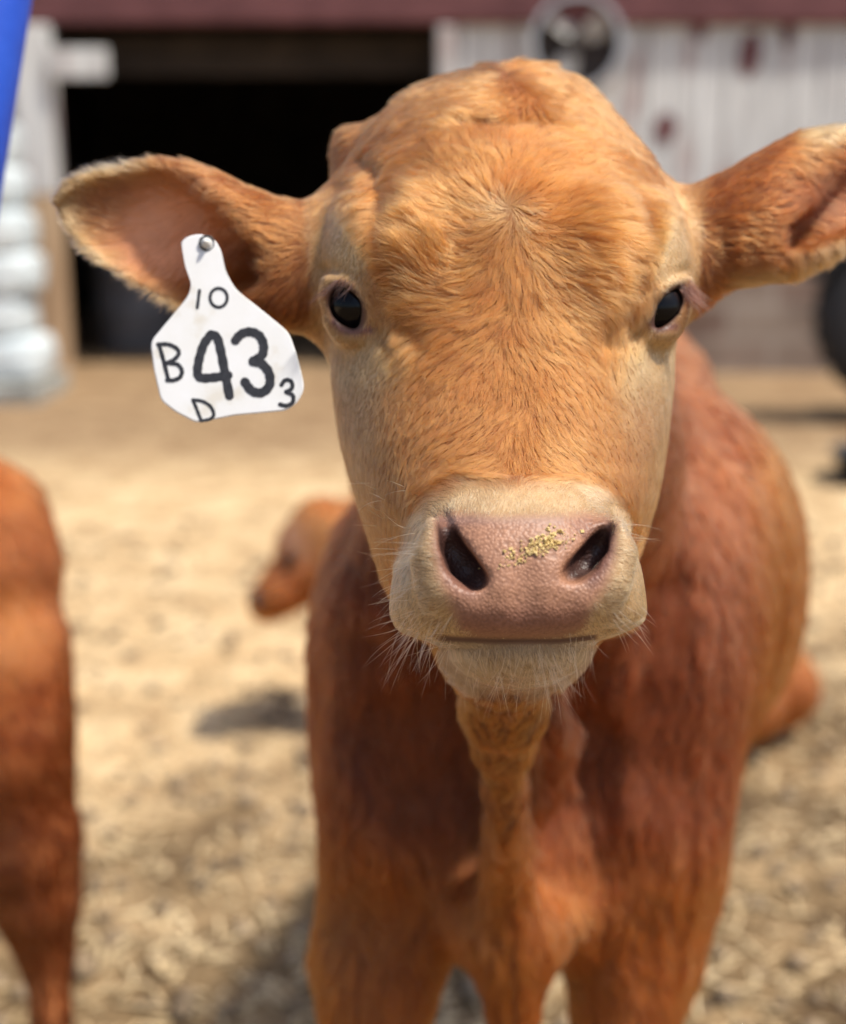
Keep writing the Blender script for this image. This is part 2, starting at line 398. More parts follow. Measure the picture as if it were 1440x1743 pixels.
# ---- ears
def ear(x0, x1, ctop, cbot, dmid, bk, fr, cav, cavtop, cavbot, thick):
    """outer half shell between rows ctop..cbot; cavity open to the front"""
    xs = np.linspace(x0, x1, 200)
    def outer(x, y, d):
        t, b = ctop(x), cbot(x); c = (t+b)/2*S; h = np.maximum((b-t)/2*S, 1e-4); D = dmid(x); V = np.abs(y*S-c)/h
        B_ = np.where(d > D, bk(x), fr(x))
        q = (V**2.2+(np.abs(d-D)/B_)**2.2)**(1/2.2)
        e = (q-1)*np.minimum(h, B_)
        return np.where((x < x0) | (x > x1), np.maximum(e, .02), e)
    def inner(x, y, d):
        t, b = cavtop(x), cavbot(x); c = (t+b)/2*S; h = np.maximum((b-t)/2*S, 1e-4); D = dmid(x)
        V = np.abs(y*S-c)/h; B_ = np.maximum(bk(x)-thick, .001)
        q = (V**2+(np.maximum(d-D, 0)/B_)**2)**.5
        e = (q-1)*np.minimum(h, B_*1.0+.002)
        t2, b2 = ctop(x), cbot(x); c2 = (t2+b2)/2*S; h2 = np.maximum((b2-t2)/2*S, 1e-4); Vo = np.minimum(np.abs(y*S-c2)/h2, 1)
        back = D+bk(x)*(1-Vo**2.2)**(1/2.2)-thick
        return np.maximum(np.maximum(e, d-back), cav(x))
    return outer, inner
lt = prof([(92, 338), (98, 318), (112, 304), (130, 296), (165, 287), (200, 280), (240, 272), (285, 270), (330, 278), (380, 298), (430, 322), (480, 338), (520, 342), (560, 330), (600, 330)])
lb = prof([(92, 342), (98, 366), (112, 392), (130, 414), (165, 446), (200, 470), (240, 495), (285, 518), (330, 540), (380, 560), (430, 562), (480, 560), (520, 568), (560, 585), (600, 590)])
ld = prof([(96, .775), (200, .762), (300, .752), (400, .748), (500, .752), (600, .765)])
lbk = prof([(96, .004), (160, .010), (240, .018), (340, .026), (440, .030), (520, .030), (600, .032)])
lfr = prof([(96, .0035), (160, .005), (240, .009), (300, .014), (360, .022), (440, .030), (520, .030), (600, .028)])
lct = prof([(96, 352), (130, 325), (165, 308), (200, 299), (240, 292), (285, 292), (330, 312), (380, 350), (420, 400), (460, 440)])
lcb = prof([(96, 352), (130, 392), (165, 425), (200, 455), (240, 484), (285, 508), (330, 522), (380, 520), (420, 500), (460, 470)])
oL, iL = ear(90, 600, lt, lb, ld, lbk, lfr, lambda x: (x-448)*S, lct, lcb, .0042)
G.apply(oL, ((84, 606), (255, 610), (.70, .82)), .016)
G.apply(iL, ((100, 470), (280, 540), (.60, .82)), .005, 's')
rt = prof([(1120, 330), (1170, 318), (1230, 296), (1290, 262), (1350, 230), (1400, 218), (1460, 214), (1520, 222), (1570, 244), (1600, 268), (1616, 296)])
rb = prof([(1120, 560), (1170, 545), (1200, 522), (1240, 494), (1290, 483), (1350, 474), (1400, 452), (1460, 412), (1520, 370), (1570, 332), (1600, 308), (1616, 300)])
rd = prof([(1120, .775), (1200, .765), (1300, .760), (1400, .765), (1500, .778), (1616, .795)])
rbk = prof([(1120, .03), (1250, .028), (1350, .026), (1450, .019), (1540, .011), (1616, .004)])
rfr = prof([(1120, .028), (1250, .030), (1330, .024), (1400, .014), (1460, .009), (1540, .006), (1616, .0035)])
rct = prof([(1260, 430), (1300, 415), (1340, 385), (1380, 345), (1420, 300), (1460, 262), (1520, 246), (1570, 268), (1616, 296)])
rcb = prof([(1260, 440), (1300, 432), (1340, 425), (1380, 418), (1420, 404), (1460, 380), (1520, 350), (1570, 318), (1616, 298)])
oR, iR = ear(1120, 1622, rt, rb, rd, rbk, rfr, lambda x: (1335-x)*S, rct, rcb, .010)
G.apply(oR, ((1110, 1630), (200, 590), (.70, .84)), .016)
G.apply(iR, ((1262, 1610), (235, 470), (.60, .84)), .005, 's')
# tuft of the poll seen behind the left brow
blob(606, 262, .80, (.009, .012, .02), .02)
# ---- neck, chest, body, legs: metric camera space prims
def mp(x, y, d): return ((x-CX)/FPX*d, (y-CY)/FPX*d, d)
def cap(pts, k=.03, op='u'):
    """pts: (px, py, depth, radius in m)"""
    for a, b in zip(pts[:-1], pts[1:]):
        A, B_ = mp(*a[:3]), mp(*b[:3]); r = max(a[3], b[3]); m = r+k
        X0 = [min(A[i], B_[i])-m for i in range(3)]; X1 = [max(A[i], B_[i])+m for i in range(3)]
        dn = max(.5, X0[2]); bx = []
        for i, c in ((0, CX), (1, CY)):
            v = [X0[i]/dn, X0[i]/X1[2], X1[i]/dn, X1[i]/X1[2]]; bx.append((c+FPX*min(v), c+FPX*max(v)))
        bx.append((X0[2], X1[2]))
        G.apply(lambda X, Y, D: cap_sdf(((X-CX)/FPX*D, (Y-CY)/FPX*D, D), A, B_, a[3], b[3]), bx, k, op)
def ellm(x, y, d, r, k=.03, M=None, op='u'):
    c = mp(x, y, d); rr = max(r)+k; dn = max(.55, d-rr); df_ = d+rr; bx = []
    for i, cc in ((0, CX), (1, CY)):
        v = [(c[i]-rr)/dn, (c[i]-rr)/df_, (c[i]+rr)/dn, (c[i]+rr)/df_]; bx.append((cc+FPX*min(v), cc+FPX*max(v)))
    bx.append((d-rr, d+rr))
    G.apply(lambda X, Y, D: ell_sdf(((X-CX)/FPX*D, (Y-CY)/FPX*D, D), c, r, M), bx, k, op)
cap([(870, 560, .84, .088), (880, 760, .96, .105), (900, 900, 1.10, .125)], .04)                    # neck
cap([(856, 1100, .73, .030), (858, 1205, .80, .0210), (857, 1262, .862, .0165), (857, 1340, .925, .0145), (862, 1480, 1.00, .016), (868, 1600, 1.03, .026), (874, 1780, 1.05, .021)], .022)   # throat ridge, dewlap
cap([(965, 1050, .90, .022), (950, 1200, .96, .015), (935, 1330, 1.01, .012), (915, 1480, 1.055, .010)], .04)
ellm(690, 1110, 1.14, (.084, .150, .12), .03)      # shoulder, image left
ellm(1078, 1110, 1.16, (.104, .175, .13), .03)      # shoulder, image right
ellm(660, 1330, 1.13, (.063, .105, .10), .035)
ellm(1090, 1400, 1.15, (.080, .100, .10), .035)
ellm(880, 1380, 1.16, (.135, .125, .11), .03)       # breast
ellm(875, 1540, 1.09, (.070, .050, .06), .03)
def hollow(pts, k=.03):
    q_ = []
    for x, y, r_, o_ in pts:
        s_ = G.surf(x, y)
        if s_: q_.append((x, y, s_+o_, r_))
    for a, b in zip(q_[:-1], q_[1:]): cap([a, b], k, 's')
hollow([(735, 1130, .030, -.006), (745, 1240, .032, -.004), (765, 1350, .030, -.006), (800, 1450, .022, -.010)], .03)
hollow([(1000, 1150, .018, -.004), (1002, 1260, .022, -.003), (985, 1380, .024, -.003), (950, 1470, .022, -.006)], .025)
hollow([(610, 1090, .010, -.002), (640, 1230, .012, -.002), (700, 1370, .012, -.002)], .03)
hollow([(1160, 1000, .012, -.003), (1120, 1200, .012, -.003), (1130, 1330, .012, -.003)], .03)
hollow([(930, 1500, .012, -.002), (1030, 1490, .014, -.002), (1110, 1450, .012, -.002)], .02)
cz, sz = math.cos(rad(20)), math.sin(rad(20))
BM = ((cz, 0, -sz), (0, 1, 0), (sz, 0, cz))
ellm(1042, 985, 1.38, (.185, .215, .33), .05, BM)
ellm(1120, 900, 1.30, (.10, .14, .16), .05)    # barrel
ellm(1075, 960, 1.78, (.175, .190, .26), .04, BM)    # loin and rump
cap([(990, 700, 1.15, .075), (1045, 690, 1.45, .085), (1090, 700, 1.85, .09)], .05)   # withers and back line
# forelegs
G2 = lambda P: tuple(tocam(P))
def leg(pts, k=.03): cap([(*tocam(np.array(p[:3])), p[3]) for p in pts], k)
Fl = at(650, 1500, 1.12); Fr = at(1100, 1500, 1.15)
kl = at(642, 1740, 1.10); kr = at(1072, 1740, 1.13)
leg([(*Fl, .053), (*(Fl*.45+kl*.55), .050), (*kl, .039), (kl[0]+.004, kl[1]-.01, kl[2]-.09, .036), (kl[0]+.004, kl[1]+.01, .12, .024), (kl[0]+.004, kl[1]-.005, .06, .028), (kl[0]+.004, kl[1]-.03, .012, .034)])
leg([(*Fr, .057), (*(Fr*.45+kr*.55), .054), (*kr, .040), (kr[0]-.004, kr[1]-.01, kr[2]-.09, .036), (kr[0]-.004, kr[1]+.01, .12, .024), (kr[0]-.004, kr[1]-.005, .06, .028), (kr[0]-.004, kr[1]-.03, .012, .034)])
# hind legs
for (hx, hy) in ((.20, 1.83), (.43, 1.88)):
    leg([(hx, hy, .62, .105), (hx, hy-.02, .48, .07), (hx, hy+.10, .36, .036), (hx, hy+.11, .30, .030), (hx, hy+.06, .10, .022), (hx, hy+.02, .012, .033)])
leg([(.36, 2.04, .80, .03), (.37, 2.10, .60, .018), (.37, 2.12, .34, .02), (.37, 2.11, .22, .012)], .02)   # tail
V0, Q0 = G.mesh()
VW = at(V0[:, 0], V0[:, 1], V0[:, 2])
VW = smooth_verts(VW, Q0, 2, .5)
_p = tocam(VW); _w = (np.clip((_p[:, 2]-.76)/.05, 0, 1)*np.clip((_p[:, 1]-1150)/60, 0, 1))[:, None]; VW = VW*(1-_w)+smooth_verts(VW, Q0, 30, .5)*_w
def lownoise(P, f, seed):
    g = np.random.default_rng(seed); o = np.zeros(len(P))
    for _ in range(6):
        k = g.normal(0, f, P.shape[1]); o += np.sin(P@k+g.random()*6.28)
    return o/2.45
_pi = tocam(VW); _w = np.clip((_pi[:, 2]-.88)/.12, 0, 1)*(1-.7*np.exp(-((_pi[:, 0]-860)/60)**2)); _nw = vnormals(VW, Q0); _st = VW*np.array([1, 1, .3])
VW = VW+_nw*(_w*(.0045*lownoise(_st, 34, 41)+.0022*lownoise(_st, 95, 42)))[:, None]
PI = tocam(VW)                                       # px, py, depth of every vertex
NW = vnormals(VW, Q0)
print('calf verts', len(VW), 'facing', float((NW@(-CF)).mean()))
del G
def sstep(a, b, x): t = np.clip((x-a)/(b-a), 0, 1); return t*t*(3-2*t)
def gauss(P, x, y, sx, sy=None):
    sy = sy or sx; return np.exp(-((P[:, 0]-x)**2/(2*sx*sx)+(P[:, 1]-y)**2/(2*sy*sy)))
def lin(r, g_, b): return np.array([((c/255+.055)/1.055)**2.4 if c/255 > .04045 else c/255/12.92 for c in (r, g_, b)])
def segd(P, pts):
    """distance in px to a polyline"""
    r = np.full(len(P), 1e9)
    for a, b in zip(pts[:-1], pts[1:]):
        a = np.array(a, float); b = np.array(b, float); ab = b-a; t = np.clip(((P[:, :2]-a)@ab)/(ab@ab), 0, 1)
        r = np.minimum(r, np.linalg.norm(P[:, :2]-a-t[:, None]*ab, axis=1))
    return r
def inpoly(P, poly, soft=0):
    x, y = P[:, 0], P[:, 1]; c = np.zeros(len(P), bool); n = len(poly)
    for i in range(n):
        (x1, y1), (x2, y2) = poly[i], poly[(i+1) % n]
        m = ((y1 > y) != (y2 > y)); c ^= m & (x < (x2-x1)*(y-y1)/((y2-y1) or 1e-9)+x1)
    if not soft: return c.astype(float)
    d = segd(P, list(poly)+[poly[0]]); return np.clip(.5+np.where(c, 1, -1)*d/(2*soft), 0, 1)
HEADM = (PI[:, 2] < .80) & (PI[:, 1] < 1180)
isF = PI[:, 2] < .70
PAD = [(762, 872), (800, 876), (850, 882), (890, 880), (940, 880), (1000, 874), (1032, 878), (1042, 900), (1046, 950), (1032, 1000), (1006, 1036), (990, 1070), (950, 1086), (890, 1090), (820, 1086), (784, 1070), (770, 1034), (746, 985), (738, 930), (746, 885)]
front = (NW@(-CF) > -.2) & (PI[:, 2] < .66)
pad = inpoly(PI, PAD, 11)*front
# coat colours --------------------------------------------------
ORANGE = np.array([.380, .128, .033]); CREAM = np.array([.60, .36, .145]); RED = np.array([.225, .054, .017]); PINK = np.array([.78, .36, .20])
TAN = np.array([.41, .146, .039])
def blend(C, c, w): return C*(1-w[:, None])+c*w[:, None]
def coat(P, N=None):
    n = len(P); head = 1-sstep(.80, .88, P[:, 2])
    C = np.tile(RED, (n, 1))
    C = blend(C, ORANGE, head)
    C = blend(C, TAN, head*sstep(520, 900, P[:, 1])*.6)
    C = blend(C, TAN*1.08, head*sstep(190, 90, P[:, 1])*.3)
    hd = (P[:, 2] < .79)
    # cream patches: eye surrounds, cheeks under the eyes, muzzle, chin
    for (x, y, sx, sy, w) in ((575, 440, 34, 55, 1.0), (590, 600, 40, 60, .85), (640, 600, 40, 30, .45), (600, 720, 28, 120, .35), (1150, 440, 26, 55, 1.0), (1120, 610, 36, 50, .9), (1135, 720, 26, 110, .3), (1085, 640, 30, 50, .35)):
        C = blend(C, CREAM, np.clip(gauss(P, x, y, sx, sy)*1.25, 0, 1)*w*hd)
    MZ = [(735, 850), (790, 822), (880, 828), (1000, 822), (1045, 850), (1075, 900), (1115, 980), (1130, 1080), (1060, 1110), (1010, 1180), (740, 1180), (640, 1100), (640, 1010), (690, 930), (705, 880)]
    C = blend(C, CREAM*np.array([1.02, 1.08, 1.3]), inpoly(P, MZ, 14)*(P[:, 2] < .67))
    C = blend(C, np.array([.42, .35, .27]), sstep(1086, 1096, P[:, 1])*inpoly(P, [(740, 1086), (1040, 1086), (1020, 1190), (740, 1190)])*(P[:, 2] < .72)*.7)
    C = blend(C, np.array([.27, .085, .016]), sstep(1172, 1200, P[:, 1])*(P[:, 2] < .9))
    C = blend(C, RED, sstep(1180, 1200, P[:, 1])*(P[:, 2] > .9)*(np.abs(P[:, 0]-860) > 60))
    C = blend(C, CREAM, gauss(P, 866, 350, 14, 12)*.45*hd)
    C = blend(C, np.array([.16, .05, .014]), gauss(P, 585, 262, 22, 34)*(P[:, 2] > .765)*(P[:, 2] < .84))
    C = blend(C, np.array([.13, .028, .008]), np.clip(lownoise(np.stack([P[:, 0]*.012, P[:, 1]*.004], -1), 1.6, 77), 0, 1)*(P[:, 2] > .9)*.38)
    # ears
    le = (P[:, 0] < 528)*hd; re = (P[:, 0] > 1192)*hd
    C = blend(C, np.array([.24, .068, .015]), le*.9); C = blend(C, np.array([.23, .062, .014]), re*.95)
    d1 = segd(P, [(560, 590), (430, 590), (330, 545), (260, 510), (180, 450), (120, 385), (98, 345), (115, 312), (170, 285), (230, 274)])
    C = blend(C, CREAM*.95, np.exp(-(d1/30)**2)*le*.9)
    d2 = segd(P, [(1260, 488), (1350, 474), (1440, 430), (1520, 370), (1610, 300), (1560, 240), (1460, 214), (1370, 222)])
    C = blend(C, CREAM*.9, np.exp(-(d2/24)**2)*re*.75)
    C = blend(C, np.array([.62, .28, .13]), gauss(P, 280, 390, 55, 50)*le)
    C = blend(C, np.array([.28, .08, .035]), gauss(P, 1400, 340, 50, 30)*re)
    # throat and flank a warmer tone, legs
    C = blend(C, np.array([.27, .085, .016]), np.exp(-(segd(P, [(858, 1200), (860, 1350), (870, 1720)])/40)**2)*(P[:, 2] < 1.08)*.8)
    C = blend(C, np.array([.27, .070, .009]), sstep(1230, 1330, P[:, 0]-np.abs(P[:, 1]-1000)*.0)*(P[:, 2] > .9)*.8)
    C = blend(C, np.array([.36, .098, .017]), sstep(1360, 1520, P[:, 1])*(P[:, 2] > .9)*.7)
    return C
skinC = coat(PI)*.6  # skin darker than the coat, painting shade into the gaps between hairs
padC = np.array([.39, .210, .130])
skinC = blend(skinC, padC, pad)
lip = np.exp(-((PI[:, 1]-1060)/26)**2)*pad; skinC = blend(skinC, np.array([.26, .115, .085]), lip*.7)
skinC = blend(skinC, np.array([.36, .24, .20]), np.exp(-((PI[:, 1]-884)/9)**2)*pad*(PI[:, 0] < 960)*.6)
lidm = np.exp(-(segd(PI, [(568, 548), (582, 562), (604, 566), (634, 560)])/7)**2)+np.exp(-(segd(PI, [(1106, 548), (1122, 560), (1150, 556)])/7)**2)
lidm = np.clip(lidm, 0, 1)*(PI[:, 2] < .76)
skinC = blend(skinC, np.array([.17, .068, .052]), lidm)
def eyeq(P, e):
    ox, oy, a_, b_, tl_ = e[3:]; c_, s_ = math.cos(rad(tl_)), math.sin(rad(tl_))
    return np.hypot(((P[:, 0]-ox)*c_+(P[:, 1]-oy)*s_)/a_, (-(P[:, 0]-ox)*s_+(P[:, 1]-oy)*c_)/b_)
eyed = np.minimum(eyeq(PI, EYES[0]), eyeq(PI, EYES[1])); eyerim = np.exp(-((eyed-1.0)/.20)**2)*(PI[:, 2] < .76)
skinC = blend(skinC, np.array([.075, .035, .027]), eyerim*.9)
skinC = blend(skinC, np.array([.10, .05, .04]), np.exp(-(segd(PI, [(755, 1087), (840, 1091), (950, 1091), (1010, 1085)])/5)**2)*(PI[:, 2] < .66))
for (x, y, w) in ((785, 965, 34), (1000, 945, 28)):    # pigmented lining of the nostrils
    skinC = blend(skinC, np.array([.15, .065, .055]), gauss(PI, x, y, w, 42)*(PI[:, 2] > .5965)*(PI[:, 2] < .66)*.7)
for sgl in ([(748, 890), (752, 935), (772, 985), (800, 1003)], [(1042, 892), (1036, 940), (1010, 985)]):
    skinC = blend(skinC, np.array([.14, .062, .052]), np.exp(-(segd(PI, sgl)/15)**2)*(PI[:, 2] < .64)*.75)
for pts_, d_ in ((NL, NLd), (NR, NRd)):  # nostril cavities painted darker with depth behind the rim
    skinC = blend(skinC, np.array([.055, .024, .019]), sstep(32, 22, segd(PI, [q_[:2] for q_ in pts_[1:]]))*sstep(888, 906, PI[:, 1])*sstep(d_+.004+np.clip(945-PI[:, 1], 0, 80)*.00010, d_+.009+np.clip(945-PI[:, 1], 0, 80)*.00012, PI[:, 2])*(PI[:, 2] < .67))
# earflap inner skin
skinC = blend(skinC, PINK, np.clip(gauss(PI, 290, 400, 70, 60)*1.3, 0, 1)*(PI[:, 2] > .73))
skinC = blend(skinC, np.array([.20, .065, .035]), np.clip(gauss(PI, 1410, 350, 70, 40)*1.3, 0, 1)*(PI[:, 2] > .73))
# body mesh ------------------------------------------------------
calf = empty('calf', (.05, 1.30, 0))
tag(calf, 'orange brown calf staring straight into the camera, large and sharp in the middle', 'calf')
me = np_mesh('calf_body', VW, Q0)
ca = me.color_attributes.new('coat', 'FLOAT_COLOR', 'POINT'); ca.data.foreach_set('color', np.concatenate([skinC, np.ones((len(VW), 1))], 1).astype(np.float32).ravel())
fa = me.attributes.new('bare', 'FLOAT', 'POINT'); fa.data.foreach_set('value', np.clip(pad+lidm, 0, 1).astype(np.float32))
m, n, l, b = mat_new('calf_hide')
A = n.new('ShaderNodeAttribute'); A.attribute_name = 'coat'; Bq = n.new('ShaderNodeAttribute'); Bq.attribute_name = 'bare'
tc = n.new('ShaderNodeTexCoord')
vo = n.new('ShaderNodeTexVoronoi'); vo.inputs['Scale'].default_value = 760; vo.feature = 'SMOOTH_F1'
wv = n.new('ShaderNodeTexNoise'); wv.inputs['Scale'].default_value = 60; wv.inputs['Detail'].default_value = 3
ml_ = n.new('ShaderNodeVectorMath'); ml_.operation = 'MULTIPLY_ADD'; ml_.inputs[1].default_value = (.004, .004, .004)
l.new(tc.outputs['Object'], wv.inputs['Vector']); l.new(wv.outputs['Color'], ml_.inputs[0]); l.new(tc.outputs['Object'], ml_.inputs[2]); l.new(ml_.outputs[0], vo.inputs['Vector'])
rp = ramp(n, [(0.05, (1.12, 1.08, 1.06)), (.75, (.66, .60, .58))]); l.new(vo.outputs['Distance'], rp.inputs[0])
mx = n.new('ShaderNodeMix'); mx.data_type = 'RGBA'; mx.blend_type = 'MULTIPLY'; l.new(Bq.outputs['Fac'], mx.inputs['Factor']); l.new(A.outputs['Color'], mx.inputs['A']); l.new(rp.outputs[0], mx.inputs['B'])
no = n.new('ShaderNodeTexNoise'); no.inputs['Scale'].default_value = 45; no.inputs['Detail'].default_value = 6; l.new(tc.outputs['Object'], no.inputs['Vector'])
rp2 = ramp(n, [(.3, (.80, .76, .74)), (.7, (1.12, 1.1, 1.08))]); l.new(no.outputs[0], rp2.inputs[0])
mx2 = n.new('ShaderNodeMix'); mx2.data_type = 'RGBA'; mx2.blend_type = 'MULTIPLY'; mx2.inputs['Factor'].default_value = .8; l.new(mx.outputs['Result'], mx2.inputs['A']); l.new(rp2.outputs[0], mx2.inputs['B'])
l.new(mx2.outputs['Result'], b.inputs['Base Color'])
bp = n.new('ShaderNodeBump'); bp.inputs['Distance'].default_value = .0009; bp.invert = True
l.new(vo.outputs['Distance'], bp.inputs['Height']); mm = n.new('ShaderNodeMath'); mm.operation = 'MULTIPLY'; mm.inputs[1].default_value = .5; l.new(Bq.outputs['Fac'], mm.inputs[0]); l.new(mm.outputs[0], bp.inputs['Strength'])
l.new(bp.outputs[0], b.inputs['Normal'])
mr_ = n.new('ShaderNodeMapRange'); mr_.inputs['To Min'].default_value = .85; mr_.inputs['To Max'].default_value = .5; l.new(Bq.outputs['Fac'], mr_.inputs[0]); l.new(mr_.outputs[0], b.inputs['Roughness'])
b.inputs['Subsurface Weight'].default_value = .0
link('body', me, m, calf)
# eyes -----------------------------------------------------------
def uv_sphere(c, r, nseg=40, nr=24, bulge=None):
    mb = MB(); prof_ = []
    for i in range(nr+1):
        a = math.pi*i/nr; prof_.append((max(1e-5, r*math.sin(a)), -r*math.cos(a)))
    c = np.array(c); ax = (CAM-c)/np.linalg.norm(CAM-c); mb.lathe(c, ax, prof_, nseg); return mb
em, en, el_, eb = mat_new('eye_glossy')
eb.inputs['Base Color'].default_value = (.003, .0025, .003, 1); eb.inputs['Roughness'].default_value = .12; eb.inputs['Specular IOR Level'].default_value = .22
for (x, y, d0, *_) in EYES:
    e = uv_sphere(at(x, y, d0), ER).build('eye', em, calf, True)
# fur ------------------------------------------------------------
CV = np.array([  # px, py, dx, dy (down), weight
 (868, 310, 0, -1, 1), (868, 250, 0, -1, 1), (820, 310, -.7, -.8, 1), (920, 310, .7, -.8, 1), (800, 350, -1, -.4, 1), (940, 350, 1, -.4, 1), (780, 250, -.6, -.7, 1), (960, 250, .7, -.7, 1),
 (870, 160, 0, 1, 1), (800, 160, -.7, .5, 1), (950, 160, .8, .5, 1), (720, 190, -.9, .5, 1), (1030, 220, .8, .7, 1), (810, 118, -.3, -.6, 1), (900, 115, .4, -.6, 1), (690, 260, -1, .1, 1), (1050, 270, 1, .2, 1),
 (740, 310, -1, -.2, 1), (1000, 320, 1, -.1, 1), (640, 300, -.9, .5, 1), (1100, 330, .7, .7, 1), (600, 350, -.4, 1, 1), (570, 420, -.1, 1, 1), (600, 440, 0, 1, 1), (1130, 400, .3, 1, 1), (1150, 440, .2, 1, 1),
 (800, 400, -.9, .1, 1), (740, 390, -1, -.15, 1), (690, 410, -1, .3, 1), (780, 440, -.8, -.5, .8), (750, 470, -.6, -.9, .6), (650, 460, -.4, 1, 1), (640, 520, .2, 1, 1), (680, 560, .5, 1, 1),
 (930, 400, .9, .1, 1), (1000, 400, 1, .15, 1), (1050, 430, .9, .5, 1), (980, 460, .9, .4, 1), (1060, 500, .4, 1, 1), (1085, 540, -.2, 1, 1), (1050, 580, -.5, 1, 1),
 (865, 430, 0, 1, 1), (865, 500, 0, 1, 1), (800, 520, -.9, .5, 1), (930, 510, .9, .5, 1), (740, 550, -.9, .6, 1), (700, 590, -1, .25, 1), (990, 560, .8, .8, 1), (780, 600, -.8, .6, 1), (820, 570, -.6, .8, 1), (920, 570, .6, .9, 1),
 (870, 620, 0, 1, 1), (800, 680, -.3, 1, 1), (940, 680, .3, 1, 1), (870, 740, 0, 1, 1), (830, 770, -.7, .7, 1), (930, 770, .7, .7, 1), (760, 780, -.6, .8, 1), (980, 780, .6, .8, 1), (880, 805, 0, 1, .6),
 (620, 620, -.2, 1, 1), (600, 700, 0, 1, 1), (650, 750, .1, 1, 1), (640, 850, .2, 1, 1), (690, 850, -.1, 1, 1), (670, 920, 0, 1, 1), (700, 700, -.1, 1, 1), (720, 640, -.6, .9, 1),
 (1110, 620, .1, 1, 1), (1130, 700, 0, 1, 1), (1080, 780, 0, 1, 1), (1100, 850, -.1, 1, 1), (1040, 700, .2, 1, 1), (1030, 820, .2, 1, 1),
 (740, 860, -.5, -.5, 1), (800, 835, -.2, -.9, 1), (880, 840, 0, -1, 1), (960, 835, .2, -.9, 1), (1040, 860, .6, -.4, 1), (715, 930, -1, .1, 1), (700, 1000, -1, .3, 1), (710, 1050, -.7, .8, 1), (1075, 930, 1, .1, 1), (1085, 1000, 1, .4, 1), (1060, 1050, .7, .8, 1), (760, 1080, -.4, 1, 1), (1020, 1080, .4, 1, 1),
 (800, 1120, -.3, 1, 1), (885, 1120, 0, 1, 1), (960, 1120, .3, 1, 1),
 (500, 400, -1, .1, 1), (450, 370, -1, .2, 1), (400, 330, -1, .3, 1), (340, 290, -1, .3, 1), (440, 460, -.9, .4, 1), (520, 480, -.5, .8, 1), (480, 530, -.7, .7, 1), (400, 540, -.6, .8, 1), (320, 510, -.5, .9, 1), (250, 470, -.6, .8, 1), (180, 420, -.8, .6, 1), (120, 350, -1, 0, 1), (200, 300, -.8, -.5, 1), (270, 300, -.9, -.2, 1), (230, 360, -.9, .1, 1), (300, 420, -.8, .5, 1),
 (1210, 380, 1, -.2, 1), (1270, 330, 1, -.3, 1), (1330, 280, .9, -.4, 1), (1390, 250, 1, -.2, 1), (1230, 450, .9, .3, 1), (1290, 420, 1, .2, 1), (1350, 380, 1, .0, 1), (1330, 460, .8, .7, 1), (1410, 430, .8, .6, 1), (1460, 380, .9, .3, 1), (1500, 260, .9, -.3, 1), (1200, 500, .4, .9, 1), (1360, 320, .8, .6, 1),
], float)
def groom(P):
    out = np.zeros((len(P), 2)); W = np.full(len(P), 1e-12)
    for x, y, dx, dy, w in CV:
        q = math.hypot(dx, dy); g_ = w*np.exp(-((P[:, 0]-x)**2+(P[:, 1]-y)**2)/(2*30**2))+w*1e-3*np.exp(-((P[:, 0]-x)**2+(P[:, 1]-y)**2)/(2*90**2))
        out[:, 0] += g_*dx/q; out[:, 1] += g_*dy/q; W += g_
    out /= W[:, None]; r = np.hypot(P[:, 0]-866, P[:, 1]-352)
    wr = np.exp(-(r/34)**2)*.9; rx = (P[:, 0]-866)/np.maximum(r, 1); ry = (P[:, 1]-352)/np.maximum(r, 1)
    out = out*(1-wr)[:, None]+np.stack([rx-.7*ry, ry+.7*rx], -1)*wr[:, None]
    return out
def fur_region(name, mask_d, length_fn, radius, lift, clump, cl, wave, seed, cmul=1.0, npt=5):
    g = np.random.default_rng(seed)
    R, Nn, (P, ) = sample_mesh(VW, Q0, NW, mask_d, g, (PI,))
    head = P[:, 2] < .82
    q = groom(P)
    body = np.stack([np.where(P[:, 0] > 870, .12, -.12)+.25*lownoise(R, 14, 5), np.ones(len(P))], -1)
    hw = (1-sstep(.80, .88, P[:, 2]))[:, None]; q = q*hw+body*(1-hw)
    a = (.38*lownoise(R, 55, 11)+.30*lownoise(R, 170, 12))*np.where(P[:, 1] < 560, 1, .55)*np.where(head, 1, .7); ca_, sa = np.cos(a), np.sin(a); q = np.stack([q[:, 0]*ca_-q[:, 1]*sa, q[:, 0]*sa+q[:, 1]*ca_], -1)
    T = np.outer(q[:, 0], CR)-np.outer(q[:, 1], CU)
    T -= Nn*(T*Nn).sum(1)[:, None]; nn = np.linalg.norm(T, axis=1); bad = nn < .05
    T /= np.maximum(nn, 1e-6)[:, None]; T[bad] = 0
    Lh = length_fn(P)
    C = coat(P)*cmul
    ln = lownoise(R, 260, 3); C = C*(1+.13*ln)[:, None]
    dark = np.clip(lownoise(R, 120, 17)*.5+.1, 0, 1)*((P[:, 1] < 700) & head); C = blend(C, C*np.array([.72, .60, .48]), dark*.55)
    keep = (Lh > .0008) & ~bad
    lf = lift+.16*np.clip(gauss(P, 715, 440, 50, 80)+gauss(P, 1015, 440, 60, 90), 0, 1)*head
    return make_fur(name, calf, FURM, R[keep], Nn[keep], T[keep], Lh[keep], radius, C[keep], lf[keep], clump, cl, wave, npt, seed)
FURM = fur_mat('fur', .42, .6)
